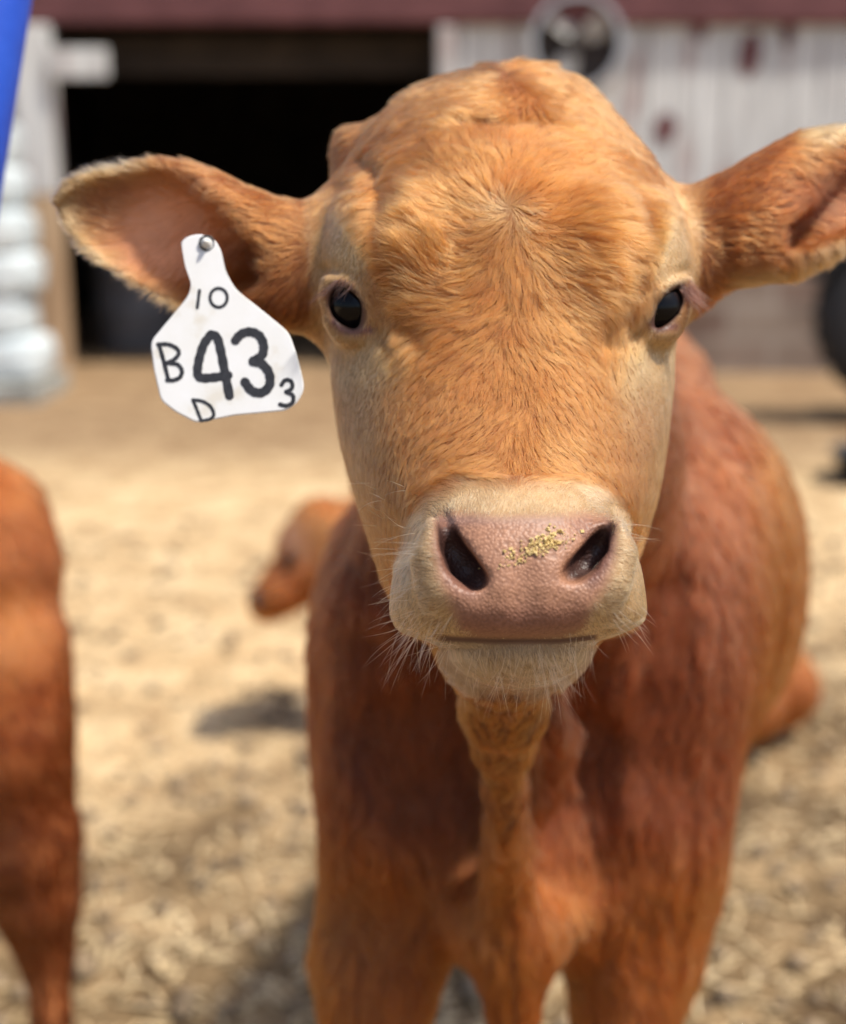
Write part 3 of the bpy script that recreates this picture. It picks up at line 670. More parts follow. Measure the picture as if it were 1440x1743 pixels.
def len_head(P):
    L = np.full(len(P), .0085)
    L += .0055*np.clip(gauss(P, 865, 400, 200, 130)*1.4, 0, 1)+.0085*np.clip(gauss(P, 715, 450, 50, 80)*1.3, 0, 1)+.0085*np.clip(gauss(P, 1020, 440, 60, 90)*1.3, 0, 1)
    L += .004*sstep(260, 120, P[:, 1])
    for (x, y, sx, sy, k) in ((570, 440, 32, 60, .8), (590, 530, 34, 50, .85), (600, 640, 40, 70, .6), (1155, 440, 30, 60, .8), (1145, 540, 30, 45, .85), (1130, 650, 40, 70, .6), (620, 760, 50, 110, .4), (1110, 760, 45, 110, .4)):
        L *= 1-k*np.clip(gauss(P, x, y, sx, sy)*1.3, 0, 1)
    mz = inpoly(P, [(720, 850), (790, 822), (1000, 822), (1055, 850), (1100, 930), (1130, 1090), (640, 1100), (640, 1010), (690, 930)], 14)*(P[:, 2] < .67)
    L = L*(1-mz)+.0028*mz
    L = np.where((P[:, 0] < 520) | (P[:, 0] > 1195), .0098, L)
    L = np.where((P[:, 1] > 1092) & (P[:, 2] < .70), .0042, L)
    L = L*(1-.65*np.exp(-(np.hypot(P[:, 0]-105, P[:, 1]-345)/60)**2))
    L = L*np.clip((segd(P, [(750, 1086), (840, 1091), (950, 1091), (1012, 1085)])-4)/14, 0, 1)**.5
    return L
near = PI[:, 2]
ears = ((PI[:, 0] < 520) | (PI[:, 0] > 1195)) & (near < .84) & (PI[:, 1] < 620)
vis = (NW@(-CF) > -.55)
hd = (near < .86) & (PI[:, 1] < 1180) & vis
eyehole = (eyed < 1.12) & (near < .76)
dens_head = hd*(1-np.clip(pad*1.4+lidm, 0, 1))*(~eyehole)*np.where(ears, .55, 1.0)
cavm = (gauss(PI, 290, 400, 60, 55) > .45) & (near > .745)
dens_head = dens_head*np.where(cavm, .3, 1)
QUICK = False
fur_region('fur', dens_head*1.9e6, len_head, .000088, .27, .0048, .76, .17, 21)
dens_body = (near >= .84)*(near < 1.75)*(NW@(-CF) > -.35)*(PI[:, 1] > 500)*1.0
dens_body = np.maximum(dens_body, (PI[:, 1] >= 1180)*(near < .86))
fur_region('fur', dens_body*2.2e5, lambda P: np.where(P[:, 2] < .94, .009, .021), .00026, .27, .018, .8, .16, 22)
# whiskers and lashes -------------------------------------------------
def strands(name, roots, dirs, L, r, col, bend=.3, seed=5, npt=7):
    g = np.random.default_rng(seed); n = len(roots); t = np.linspace(0, 1, npt)
    P = np.zeros((n, npt, 3)); bd = g.normal(0, 1, (n, 3)); bd -= dirs*(bd*dirs).sum(1)[:, None]; bd += np.array([0, 0, -.9]); 
    for i, s in enumerate(t): P[:, i] = roots+dirs*(L*s)[:, None]+bd*(L*bend*s*s*.35)[:, None]
    hc = bpy.data.hair_curves.new(name); hc.add_curves([npt]*n); hc.attributes['position'].data.foreach_set('vector', P.astype(np.float32).ravel())
    ra = hc.attributes.get('radius') or hc.attributes.new('radius', 'FLOAT', 'POINT'); ra.data.foreach_set('value', np.tile(r*np.linspace(1, .12, npt), n).astype(np.float32))
    c = hc.attributes.new('hcol', 'FLOAT_COLOR', 'CURVE'); c.data.foreach_set('color', np.tile(np.array([*col, 1], np.float32), n))
    try: hc.set_types(type='POLY')
    except Exception: pass
    o = bpy.data.objects.new(name, hc); COL.objects.link(o); hc.materials.append(FURM); o.parent = calf; o.matrix_parent_inverse = Matrix.Translation(calf.location).inverted()
    return o
front_idx = np.where((PI[:, 2] < .70) & (NW@(-CF) > .0))[0]
kdv = kdtree.KDTree(len(front_idx))
for a, i in enumerate(front_idx): kdv.insert((PI[i, 0]*S, PI[i, 1]*S, 0), a)
kdv.balance()
def pick(x, y): return front_idx[kdv.find((x*S, y*S, 0))[1]]
g = np.random.default_rng(99); W_ = []
def wh(x0, x1, y0, y1, n, dx, dy, out, L0, L1):
    for _ in range(n):
        i = pick(g.uniform(x0, x1), g.uniform(y0, y1)); d = CR*(dx+g.normal(0, .28))-CU*(dy+g.normal(0, .28))-CF*(out+g.normal(0, .2)); d = d/np.linalg.norm(d)
        W_.append((VW[i], d*.85+NW[i]*.25, g.uniform(L0, L1)))
wh(668, 720, 900, 1070, 34, -1, .25, .1, .010, .026)
wh(680, 770, 1040, 1100, 46, -.6, .9, .2, .012, .032)
wh(770, 1000, 1100, 1160, 70, .0, 1, .25, .008, .024)
wh(960, 1010, 1070, 1110, 16, -.2, 1, .3, .010, .022)
wh(1040, 1095, 1030, 1080, 14, .7, .7, .2, .008, .020)
wh(1060, 1090, 880, 960, 6, 1, -.05, .1, .010, .020)
wh(840, 960, 1095, 1150, 16, .2, 1, .3, .018, .030)
wh(630, 700, 820, 960, 18, -.9, -.25, .2, .010, .020)
W_ = [(a, b/np.linalg.norm(b), c) for a, b, c in W_]
strands('whiskers', np.array([w[0] for w in W_]), np.array([w[1] for w in W_]), np.array([w[2] for w in W_])*.85, .0001, (.80, .62, .42), .5, 3)
# lashes
la = []
for _ in range(60):
    t = g.random(); x = 553+t*52; y = 500-26*math.sin(t*2.6)+g.normal(0, 2); p = at(x, y, 1)*0+VW[pick(x, y)]
    d = -CR*(1.0-.6*t)-CU*(.60)-CF*.35; la.append((p, d/np.linalg.norm(d)+g.normal(0, .10, 3), g.uniform(.008, .014)))
for _ in range(170):
    t = g.random(); x = 1156+t*22; y = 490-6*t+g.normal(0, 4); p = VW[pick(x, y)]
    d = CR*(.60+.30*t)-CU*(.85)-CF*.1; la.append((p, d/np.linalg.norm(d)+g.normal(0, .11, 3), g.uniform(.010, .017)))
strands('eyelashes', np.array([w[0] for w in la]), np.array([w[1]/np.linalg.norm(w[1]) for w in la]), np.array([w[2] for w in la]), .00013, (.06, .022, .015), .5, 4)
# yellow feed crumbs on the nose ----------------------------------------
mb = MB()
for _ in range(330):
    cx_, cy_ = (925, 925) if g.random() < .8 else (888, 935)
    x = cx_+g.normal(0, 22); y = cy_+g.normal(0, 9)-(x-925)*.3; p = VW[pick(x, y)]+NW[pick(x, y)]*.0003+CR*g.uniform(-.001, .001)+CU*g.uniform(-.001, .001)
    r = .00015+.0008*g.random()**2.5; M = np.linalg.qr(g.normal(0, 1, (3, 3)))[0]
    mb.box(p, (r, r*g.uniform(.5, 1), r*.5), M)
crm = noise_mat('feed_crumb', [(.3, (.55, .38, .13)), (.7, (.72, .56, .27))], 400, .8, .2)
tag(mb.build('feed_crumbs', crm), 'yellow feed crumbs stuck on the calf\'s pink nose', 'feed crumbs', kind='stuff')
# ================================================================== EAR TAG
TD = .722
def tilt_d(x, y): return TD-.00006*(x-345)*.9-.00003*(y-425)
def tp(x, y, o=0): return at(x, y, tilt_d(x, y)-o)
def spline(pts, closed=True, sub=6):
    pts = [np.array(p, float) for p in pts]; n = len(pts); out = []
    rg = range(n if closed else n-1)
    for i in rg:
        p0, p1, p2, p3 = (pts[(i-1) % n], pts[i], pts[(i+1) % n], pts[(i+2) % n]) if closed else (pts[max(i-1, 0)], pts[i], pts[i+1], pts[min(i+2, n-1)])
        for k in range(sub):
            t = k/sub; out.append(.5*((2*p1)+(-p0+p2)*t+(2*p0-5*p1+4*p2-p3)*t*t+(-p0+3*p1-3*p2+p3)*t**3))
    if not closed: out.append(pts[-1])
    return out
def rounded(poly, r=10, sub=5):
    out = []; n = len(poly)
    for i in range(n):
        p = np.array(poly[i][:2], float); rr = poly[i][2] if len(poly[i]) > 2 else r
        a = np.array(poly[i-1][:2], float)-p; b_ = np.array(poly[(i+1) % n][:2], float)-p
        A_ = p+a/np.linalg.norm(a)*min(rr, np.linalg.norm(a)*.45); B_ = p+b_/np.linalg.norm(b_)*min(rr, np.linalg.norm(b_)*.45)
        for k in range(sub+1):
            t = k/sub; out.append((1-t)**2*A_+2*t*(1-t)*p+t*t*B_)
    return out
OUT = [(308, 412, 6), (320, 402, 9), (342, 398, 9), (366, 408, 9), (377, 428, 9), (384, 462, 10), (400, 492, 14), (448, 530, 8), (492, 566, 14), (507, 610, 12), (519, 660, 14), (508, 684, 12), (488, 699, 10), (400, 707, 6), (335, 720, 9), (300, 702, 8), (274, 682, 10), (262, 630, 8), (256, 582, 12), (286, 546, 8), (320, 505, 14), (326, 484, 10), (314, 450, 10)]
R_ = rounded(OUT, 8, 5)
bm_v = []; bm_f = []; n_ = len(R_); cen = np.mean(R_, 0)
for o_, sc_ in ((.0011, .985), (.0006, 1.0), (-.0012, 1.0), (-.0017, .985)):
    for p in R_:
        q = cen+(p-cen)*sc_; bm_v.append(tp(q[0], q[1], o_))
for r in range(3):
    for k in range(n_): bm_f.append((r*n_+k, (r+1)*n_+k, (r+1)*n_+(k+1) % n_, r*n_+(k+1) % n_))
bm_f.append(tuple(range(n_))); bm_f.append(tuple(range(4*n_-1, 3*n_-1, -1)))
earo = empty('ear_tag', tuple(tp(352, 415)))
tag(earo, 'white plastic ear tag with black hand drawn 43 hanging from the ear', 'ear tag')
tagm, tn, tl, tb = mat_new('tag_plastic')
tcx = tn.new('ShaderNodeTexCoord'); tno = tn.new('ShaderNodeTexNoise'); tno.inputs['Scale'].default_value = 60; tno.inputs['Detail'].default_value = 8; tl.new(tcx.outputs['Object'], tno.inputs['Vector'])
tr = ramp(tn, [(.30, (.72, .69, .62)), (.42, (.80, .80, .78)), (.75, (.84, .85, .86))]); tl.new(tno.outputs[0], tr.inputs[0])
tl.new(tr.outputs[0], tb.inputs['Base Color']); tb.inputs['Roughness'].default_value = .45; tb.inputs['Subsurface Weight'].default_value = .0
mb = MB(); mb.add(bm_v, bm_f); mb.build('tag_panel', tagm, earo)
ink = noise_mat('marker_ink', [(.3, (.012, .013, .017)), (.7, (.035, .036, .044))], 300, .6, .1)
def stroke(name, lines, w, o=.00125, wob=.06):
    mb = MB()
    for li, ln in enumerate(lines):
        P = spline([((80+x/2.6667), (230+y/2.6667)) for x, y in ln], False, 8); n = len(P); V = []
        L_ = []; 
        for i, p in enumerate(P):
            t = P[min(i+1, n-1)]-P[max(i-1, 0)]; t = t/np.linalg.norm(t); nn = np.array([-t[1], t[0]]); ww = w/2*(1+wob*math.sin(i*1.3+li))
            L_.append((p+nn*ww, p-nn*ww, t))
        s0 = [P[0]+w/2*np.array([math.cos(a), math.sin(a)]) for a in np.linspace(0, 2*math.pi, 17)[:-1]]
        s1 = [P[-1]+w/2*np.array([math.cos(a), math.sin(a)]) for a in np.linspace(0, 2*math.pi, 17)[:-1]]
        oo = o+li*.00004
        V = [tp(*q, oo) for a, b_, _ in L_ for q in (a, b_)]
        mb.add(V, [(2*i, 2*i+2, 2*i+3, 2*i+1) for i in range(n-1)])
        mb.add([tp(*q, oo+.00001) for q in s0], [tuple(range(16))]); mb.add([tp(*q, oo+.00002) for q in s1], [tuple(range(16))])
    return mb.build(name, ink, earo)
ell_ = lambda cx_, cy_, rx, ry: [(cx_+rx*math.cos(a), cy_+ry*math.sin(a)) for a in np.linspace(-1.6, 4.75, 16)]
stroke('number', [[(692, 705), (682, 783)], ell_(779, 738, 39, 43)], 5.6).name = 'small_number'
stroke('number', [[(742, 908), (712, 950), (690, 1020), (683, 1080), (700, 1102), (760, 1100), (822, 1090)], [(745, 905), (772, 920), (790, 985), (808, 1080), (828, 1182)], [(855, 932), (882, 903), (925, 893), (965, 912), (983, 955), (975, 1000), (935, 1025)], [(935, 1028), (975, 1038), (1008, 1080), (1010, 1135), (975, 1168), (930, 1160), (898, 1120)]], 15.6)
stroke('letter', [[(508, 950), (528, 1020), (550, 1108)], [(504, 950), (550, 950), (588, 968), (598, 992), (575, 1020), (540, 1035)], [(545, 1035), (590, 1040), (612, 1068), (604, 1098), (575, 1112), (545, 1112)]], 7.2)
stroke('letter', [[(664, 1206), (680, 1245), (698, 1292)], [(662, 1202), (705, 1208), (742, 1232), (757, 1268), (738, 1290), (698, 1296)]], 6.0)
stroke('small_number', [[(1064, 1134), (1082, 1112), (1108, 1118), (1112, 1148), (1085, 1166)], [(1088, 1168), (1116, 1182), (1114, 1214), (1086, 1228), (1058, 1222)]], 7.2)
mst, _, _, b_ = mat_new('stud_plastic'); b_.inputs['Base Color'].default_value = (.62, .62, .60, 1); b_.inputs['Roughness'].default_value = .3
mdk, _, _, b_ = mat_new('stud_dark'); b_.inputs['Base Color'].default_value = (.05, .05, .05, 1); b_.inputs['Roughness'].default_value = .5
c0 = tp(352, 414, .0012)
mb = MB(); mb.lathe(c0, -CF, [(.0043, -.0004), (.0043, .0008), (.0037, .0009), (.0036, .0002), (.0030, .0002)], 32); mb.build('stud_ring', mdk, earo, True)
mb = MB(); mb.lathe(c0, -CF, [(.0030, 0), (.0029, .0012), (.0017, .0016), (.0013, .0042), (.0007, .0050), (.00001, .0052)], 32); mb.build('stud', mst, earo, True)
# ================================================================== OTHER CALVES
hide2 = noise_mat('red_calf_coat', [(.25, (.26, .085, .028)), (.55, (.42, .16, .052)), (.8, (.52, .22, .075))], 9, .8, .8, (1, 1, .35), 8, 40, .02)
dark2 = noise_mat('nose_dark', [(.3, (.06, .035, .035)), (.7, (.12, .07, .06))], 30, .6, .2)
def build_calf(name, prims, res=.012, k=.03, mat=None, parent=None, patch=()):
    P = np.array([q[:3] for p in prims for q in p]); lo = P.min(0)-.22; hi = P.max(0)+.22
    f = Field(*[np.arange(lo[i], hi[i], res) for i in range(3)])
    for p in prims:
        kk = k
        for a, b_ in zip(p[:-1], p[1:]):
            r = max(a[3], b_[3])+kk; bx = [(min(a[i], b_[i])-r, max(a[i], b_[i])+r) for i in range(3)]
            f.apply(lambda X, Y, Z: cap_sdf((X, Y, Z), a[:3], b_[:3], a[3], b_[3]), bx, kk)
    V, Q = f.mesh(); V = smooth_verts(V, Q, 3, .5)
    N = vnormals(V, Q)
    V = V+N*(.003*lownoise(V, 14, 4)+.001*lownoise(V, 50, 9))[:, None]
    o = link('body', np_mesh(name+'_body', V, Q), mat or hide2, parent)
    g = np.random.default_rng(5); R, Nn, _ = sample_mesh(V, Q, N, np.full(len(V), 1.3e5), g)
    T = np.tile(np.array([0, 0, -1.0]), (len(R), 1))+.4*np.stack([lownoise(R, 12, 2), lownoise(R, 12, 8), 0*R[:, 0]], -1); T -= Nn*(T*Nn).sum(1)[:, None]; T /= np.maximum(np.linalg.norm(T, axis=1), .05)[:, None]
    C = np.tile(np.array([.25, .068, .014]), (len(R), 1))*(1+.22*lownoise(R, 9, 6))[:, None]*((.30+.70*sstep(.36, .66, R[:, 2])) if name == 'standing' else np.ones(len(R)))[:, None]  # standing calf: coat darkened towards the legs, shade put into the colour
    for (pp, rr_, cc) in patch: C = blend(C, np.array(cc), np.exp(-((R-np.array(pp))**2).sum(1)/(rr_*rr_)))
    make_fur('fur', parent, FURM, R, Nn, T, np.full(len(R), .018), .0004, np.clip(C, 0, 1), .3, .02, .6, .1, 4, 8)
    return o
# left calf: rump and hind leg reach into the frame, it faces left
lc = empty('calf', tuple(on_ground(-220, 1900)*np.array([1, 1, 0]))); 
tag(lc, 'rusty red calf at the left edge showing only its rump and hind leg', 'calf')
q = lambda x, y, d, r: (*at(x, y, d), r)
D1 = 1.58
def foot(x, y, d, r, z):
    p = at(x, y, d); return (p[0], p[1], z, r)
body_ = [[q(-74, 935, D1, .112), q(-300, 900, D1+.05, .135), q(-900, 930, D1+.15, .17), q(-1350, 900, D1+.2, .14)],
         [q(-35, 1000, D1-.02, .080), q(-15, 1150, D1-.02, .084), q(5, 1270, D1-.02, .074), q(44, 1430, D1, .058), q(66, 1535, D1+.01, .044), q(80, 1625, D1+.02, .027), q(88, 1700, D1+.02, .018), q(88, 1760, D1+.02, .018), foot(88, 1800, D1+.02, .026, .06), foot(84, 1800, D1-.02, .03, .015)],
         [q(-130, 1150, D1+.16, .095), q(-130, 1380, D1+.16, .06), q(-70, 1520, D1+.17, .032), q(-62, 1700, D1+.17, .021), foot(-66, 1750, D1+.14, .03, .015)],
         [q(-1300, 1150, D1+.15, .09), q(-1300, 1500, D1+.15, .045), foot(-1300, 1700, D1+.15, .03, .015)],
         [q(-1220, 1150, D1+.33, .08), q(-1220, 1450, D1+.33, .045), foot(-1220, 1600, D1+.33, .03, .015)],
         [q(-1350, 880, D1+.2, .12), q(-1650, 700, D1+.2, .09), q(-1900, 820, D1+.2, .06)],
         [q(30, 860, D1, .022), q(56, 960, D1-.01, .018), q(70, 1080, D1-.03, .016), q(66, 1230, D1-.05, .014)]]
build_calf('standing', body_, .012, .035, hide2, lc, [(at(58, y_, D1-.08), .035, (.09, .022, .006)) for y_ in (980, 1060, 1140, 1220)]+[(at(25, 905, D1-.1), .022, (.07, .02, .006)), (at(20, 1060, D1-.09), .05, (.42, .15, .04))])  # dark patches paint the shade of the tail groove and rump crease
# calf lying behind the main one
bc = empty('calf', tuple(on_ground(950, 1270)))
tag(bc, 'small blurred calf lying behind the main calf with its head turned left', 'calf')
D2 = 2.75
prims = [[q(572, 920, D2, .078), q(530, 965, D2, .068), q(478, 1008, D2-.02, .046), q(456, 1024, D2-.02, .038)],
         [q(545, 893, D2-.01, .058), q(512, 925, D2-.01, .048)],
         [q(590, 950, D2+.03, .07), q(680, 1040, D2+.05, .10), q(800, 1100, D2+.08, .14)],
         [q(800, 1120, D2+.08, .15), q(1050, 1120, D2+.1, .17), q(1250, 1150, D2+.08, .135), q(1322, 1170, D2+.06, .085)],
         [q(760, 1210, D2-.05, .05), q(620, 1262, D2-.1, .03)], [q(1260, 1200, D2-.04, .08), q(1140, 1262, D2-.12, .04)],
         [q(560, 870, D2+.04, .02), q(640, 858, D2+.1, .030), q(690, 880, D2+.12, .012)]]
build_calf('lying', prims, .012, .03, hide2, bc, [(at(514, 920, D2-.05), .035, (.40, .26, .18)), (at(552, 905, D2-.05), .05, (.50, .22, .06)), (at(490, 975, D2-.05), .03, (.12, .04, .012))])
mb = MB(); mb.lathe(at(440, 1022, D2-.03), at(430, 1020, D2)-at(460, 1018, D2), [(.030, -.02), (.031, 0), (.025, .010), (.001, .014)], 20); mb.build('nose', dark2, bc, True)
mb = MB(); mb.lathe(at(494, 952, D2-.072), -CF, [(.013, -.014), (.012, .000), (.007, .004), (.0001, .005)], 20); mb.build('eye', em, bc, True)
# ================================================================== GROUND
gm, n, l, b = mat_new('barnyard_ground')
tc = n.new('ShaderNodeTexCoord')
def nz(scale, det=6, dist=0):
    q = n.new('ShaderNodeTexNoise'); q.inputs['Scale'].default_value = scale; q.inputs['Detail'].default_value = det; q.inputs['Distortion'].default_value = dist; l.new(tc.outputs['Object'], q.inputs['Vector']); return q
big = nz(1.1, 5, .6); mid = nz(6, 8, .5); fine = nz(34, 8, 1.0)
rA = ramp(n, [(.30, (.38, .26, .145)), (.46, (.56, .40, .225)), (.60, (.66, .50, .30)), (.8, (.76, .60, .39))]); l.new(mid.outputs[0], rA.inputs[0])
rB = ramp(n, [(.36, (.10, .064, .033)), (.5, (.21, .143, .075)), (.62, (.35, .245, .135)), (.78, (.52, .38, .22))]); l.new(mid.outputs[0], rB.inputs[0])
sx = n.new('ShaderNodeSeparateXYZ'); l.new(tc.outputs['Object'], sx.inputs[0])
def mth(op, a, b_=None, cl=False):
    q = n.new('ShaderNodeMath'); q.operation = op; q.use_clamp = cl
    for i, v in enumerate((a, b_)):
        if v is None: continue
        if isinstance(v, (int, float)): q.inputs[i].default_value = v
        else: l.new(v, q.inputs[i])
    return q.outputs[0]
# dark trampled mud close to the camera, wider on the right
yy = mth('SUBTRACT', sx.outputs['Y'], mth('MULTIPLY', sx.outputs['X'], .6))
yy = mth('ADD', yy, mth('MULTIPLY', mth('SUBTRACT', big.outputs[0], .5), 1.2))
mr = n.new('ShaderNodeMapRange'); mr.interpolation_type = 'SMOOTHSTEP'; mr.inputs['From Min'].default_value = 2.1; mr.inputs['From Max'].default_value = 3.1; mr.inputs['To Min'].default_value = 1; mr.inputs['To Max'].default_value = 0; l.new(yy, mr.inputs[0])
mxg = n.new('ShaderNodeMix'); mxg.data_type = 'RGBA'; l.new(mr.outputs[0], mxg.inputs['Factor']); l.new(rA.outputs[0], mxg.inputs['A']); l.new(rB.outputs[0], mxg.inputs['B'])
rC = ramp(n, [(.35, (.78, .75, .70)), (.6, (1.12, 1.10, 1.07))]); l.new(fine.outputs[0], rC.inputs[0])
mg = n.new('ShaderNodeMix'); mg.data_type = 'RGBA'; mg.blend_type = 'MULTIPLY'; mg.inputs['Factor'].default_value = .9; l.new(mxg.outputs['Result'], mg.inputs['A']); l.new(rC.outputs[0], mg.inputs['B'])
# far band near the barn: browner packed dirt
mrf = n.new('ShaderNodeMapRange'); mrf.interpolation_type = 'SMOOTHSTEP'; mrf.inputs['From Min'].default_value = 4.9; mrf.inputs['From Max'].default_value = 6.3; l.new(sx.outputs['Y'], mrf.inputs[0])
mf_ = n.new('ShaderNodeMix'); mf_.data_type = 'RGBA'; l.new(mrf.outputs[0], mf_.inputs['Factor']); l.new(mg.outputs['Result'], mf_.inputs['A'])
rD = ramp(n, [(.35, (.24, .15, .08)), (.7, (.38, .26, .145))]); l.new(mid.outputs[0], rD.inputs[0]); l.new(rD.outputs[0], mf_.inputs['B'])
l.new(mf_.outputs['Result'], b.inputs['Base Color']); b.inputs['Roughness'].default_value = .95; b.inputs['Specular IOR Level'].default_value = .2
bp = n.new('ShaderNodeBump'); bp.inputs['Distance'].default_value = .03; bp.inputs['Strength'].default_value = .8; l.new(fine.outputs[0], bp.inputs['Height']); l.new(bp.outputs[0], b.inputs['Normal'])
gx = np.concatenate([-np.geomspace(300, 4.2, 16), np.arange(-4, 4.01, .035), np.geomspace(4.2, 300, 16)])
gy = np.concatenate([-np.geomspace(200, 1.2, 12), np.arange(-1, 7.2, .035), np.geomspace(7.3, 600, 26)])
XX, YY = np.meshgrid(gx, gy, indexing='ij'); Pg = np.stack([XX.ravel(), YY.ravel()], -1)
fade = sstep(7.2, 5.5, Pg[:, 1])*sstep(4.2, 3.6, np.abs(Pg[:, 0]))*sstep(-1.1, -.6, Pg[:, 1])
h_ = fade*(.010*lownoise(Pg, 5, 1)+.006*lownoise(Pg, 17, 2)+.004*lownoise(Pg, 38, 3))-.012*fade
def gz(x, y):
    q = np.array([[x, y]]); return float((.010*lownoise(q, 5, 1)+.006*lownoise(q, 17, 2)+.004*lownoise(q, 38, 3)-.012)[0])
Vg = np.stack([XX.ravel(), YY.ravel(), h_], -1); ny_ = len(gy)
ii, jj = np.meshgrid(np.arange(len(gx)-1), np.arange(ny_-1), indexing='ij'); a_ = (ii*ny_+jj).ravel()
tag(link('ground', np_mesh('ground', Vg, np.stack([a_, a_+ny_, a_+ny_+1, a_+1], -1)), gm), kind='structure')
# straw and clods lying about
g = np.random.default_rng(31); mb = MB(); mc = MB()
for _ in range(7500):
    y = 1.4+6.0*g.random()**1.4; x = g.uniform(-.42, .42)*y*1.15; z = gz(x, y)+.006; a = g.random()*6.28; L_ = g.uniform(.006, .026); w = g.uniform(.0012, .003)
    ca_, sa = math.cos(a), math.sin(a); t_ = g.normal(0, .2); M = np.array([[ca_, -sa, 0], [sa, ca_, 0], [t_, 0, 1]]); mb.box((x, y, z), (L_, w, w*.5), M)
for _ in range(1000):
    y = 1.4+3.2*g.random()**1.3; x = g.uniform(-.40, .42)*y*1.1; r = g.uniform(.008, .026); z = gz(x, y)+r*.25
    P_ = [(0, 0, 1), (1, 0, 0), (.3, .95, .1), (-.8, .6, 0), (-.8, -.6, .1), (.3, -.95, 0), (.0, .0, -.8)]; P_ = [np.array(p)*r*g.uniform(.7, 1.2)*np.array([1, 1, .6]) for p in P_]
    mc.add([p+np.array([x, y, z]) for p in P_], [(0, 1, 2), (0, 2, 3), (0, 3, 4), (0, 4, 5), (0, 5, 1), (6, 2, 1), (6, 3, 2), (6, 4, 3), (6, 5, 4), (6, 1, 5)])
stm = noise_mat('straw_stalk', [(.3, (.45, .32, .16)), (.7, (.78, .62, .38))], 3, .7, .1)
clm = noise_mat('dirt_clod', [(.3, (.10, .072, .048)), (.5, (.25, .18, .11)), (.75, (.50, .38, .25))], 2.2, .95, .4)
tag(mb.build('straw', stm), 'loose pale straw scattered over the trampled barnyard', 'straw', kind='stuff')
tag(mc.build('dirt_clods', clm, None, True), 'brown clods of dirt and dung on the barnyard', 'dirt clods', kind='stuff')
# ================================================================== BARN
YB = 8.6
def bx(x, y): p = on_y(x, y, YB); return p[0], p[2]
barn = empty('barn', (1.2, YB, 0)); tag(barn, 'old barn with peeling white boards and a wide dark doorway behind the calf', 'barn')
m, n, l, b = mat_new('peeling_white_boards')
tc = n.new('ShaderNodeTexCoord'); mp_ = n.new('ShaderNodeMapping'); mp_.inputs['Scale'].default_value = (3.2, 3, .55); l.new(tc.outputs['Object'], mp_.inputs[0])
q1 = n.new('ShaderNodeTexNoise'); q1.inputs['Scale'].default_value = 2.6; q1.inputs['Detail'].default_value = 7; l.new(mp_.outputs[0], q1.inputs['Vector'])
r1 = ramp(n, [(.30, (.32, .15, .14)), (.37, (.46, .38, .36)), (.45, (.56, .56, .55)), (.58, (.68, .68, .66)), (.72, (.77, .78, .77))]); l.new(q1.outputs[0], r1.inputs[0]); l.new(r1.outputs[0], b.inputs['Base Color'])
b.inputs['Roughness'].default_value = .85; WB = m
redm = noise_mat('faded_red_paint', [(.3, (.10, .032, .035)), (.7, (.17, .062, .064))], 5, .8, .3)
woodm = noise_mat('old_grey_wood', [(.3, (.20, .15, .10)), (.7, (.40, .31, .22))], 6, .85, .4, (1, 1, .2))
tanw = noise_mat('tan_wood', [(.3, (.36, .23, .13)), (.7, (.56, .40, .25))], 6, .85, .3, (1, 1, .2))
darkw = noise_mat('barn_interior_wood', [(.3, (.018, .014, .012)), (.7, (.05, .038, .03))], 4, .9, .3)  # near-black wood, deepening the shade of the doorway in its colour
xd0, _ = bx(104, 300); xd1, zt = bx(745, 52); _, z310 = bx(1200, 318); xR = 5.2; xL = -6.5; _, zf1 = bx(700, 46); HT = 3.7
# right wall boards
mb = MB(); x = xd1
while x < xR:
    w = random.uniform(.13, .17); mb.box((x+w/2-.003, YB+random.uniform(0, .012), (z310+HT)/2), (w/2-.004, .014, (HT-z310)/2)); x += w
mb.build('front_wall', WB, barn); mb = MB(); x = xd0-.24
while x > xL:
    w = random.uniform(.13, .17); mb.box((x-w/2, YB+random.uniform(0, .012), HT/2), (w/2-.004, .014, HT/2)); x -= w
wall = mb.build('front_wall', WB, barn)
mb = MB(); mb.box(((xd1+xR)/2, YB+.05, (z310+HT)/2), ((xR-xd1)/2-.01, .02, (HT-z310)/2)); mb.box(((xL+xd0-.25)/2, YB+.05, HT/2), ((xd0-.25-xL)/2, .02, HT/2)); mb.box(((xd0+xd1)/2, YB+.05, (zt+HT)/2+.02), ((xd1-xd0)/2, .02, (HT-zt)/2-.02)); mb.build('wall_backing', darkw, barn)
# red patches of bare old paint on the boards
for (x_, y_, w, h) in ((1275, 92, 19, 34), (1132, 218, 17, 26), (1340, 55, 9, 26), (1190, 50, 12, 18)):
    cx_, cz_ = bx(x_, y_); s_ = YB/FPX; mb = MB(); n__ = 18; V = []
    for r_ in (0, 1):
        for k in range(n__):
            a = 2*math.pi*k/n__; rr = 1+.08*math.sin(2*a+x_)+.10*math.sin(7*a); V.append((cx_+math.cos(a)*w*s_*rr, YB-.017-.003*(1-r_), cz_+math.sin(a)*h*s_*rr))
    mb.add(V, [tuple(range(n__))]+[(k, (k+1) % n__, n__+(k+1) % n__, n__+k) for k in range(n__)]); mb.build('paint_patch', redm, barn)
# maroon beam / door track over the opening and along the wall
mb = MB(); mb.box(((xL+xR)/2, YB-.05, zf1+.20), ((xR-xL)/2, .030, .19), None, .02); mb.build('door_track', redm, barn)
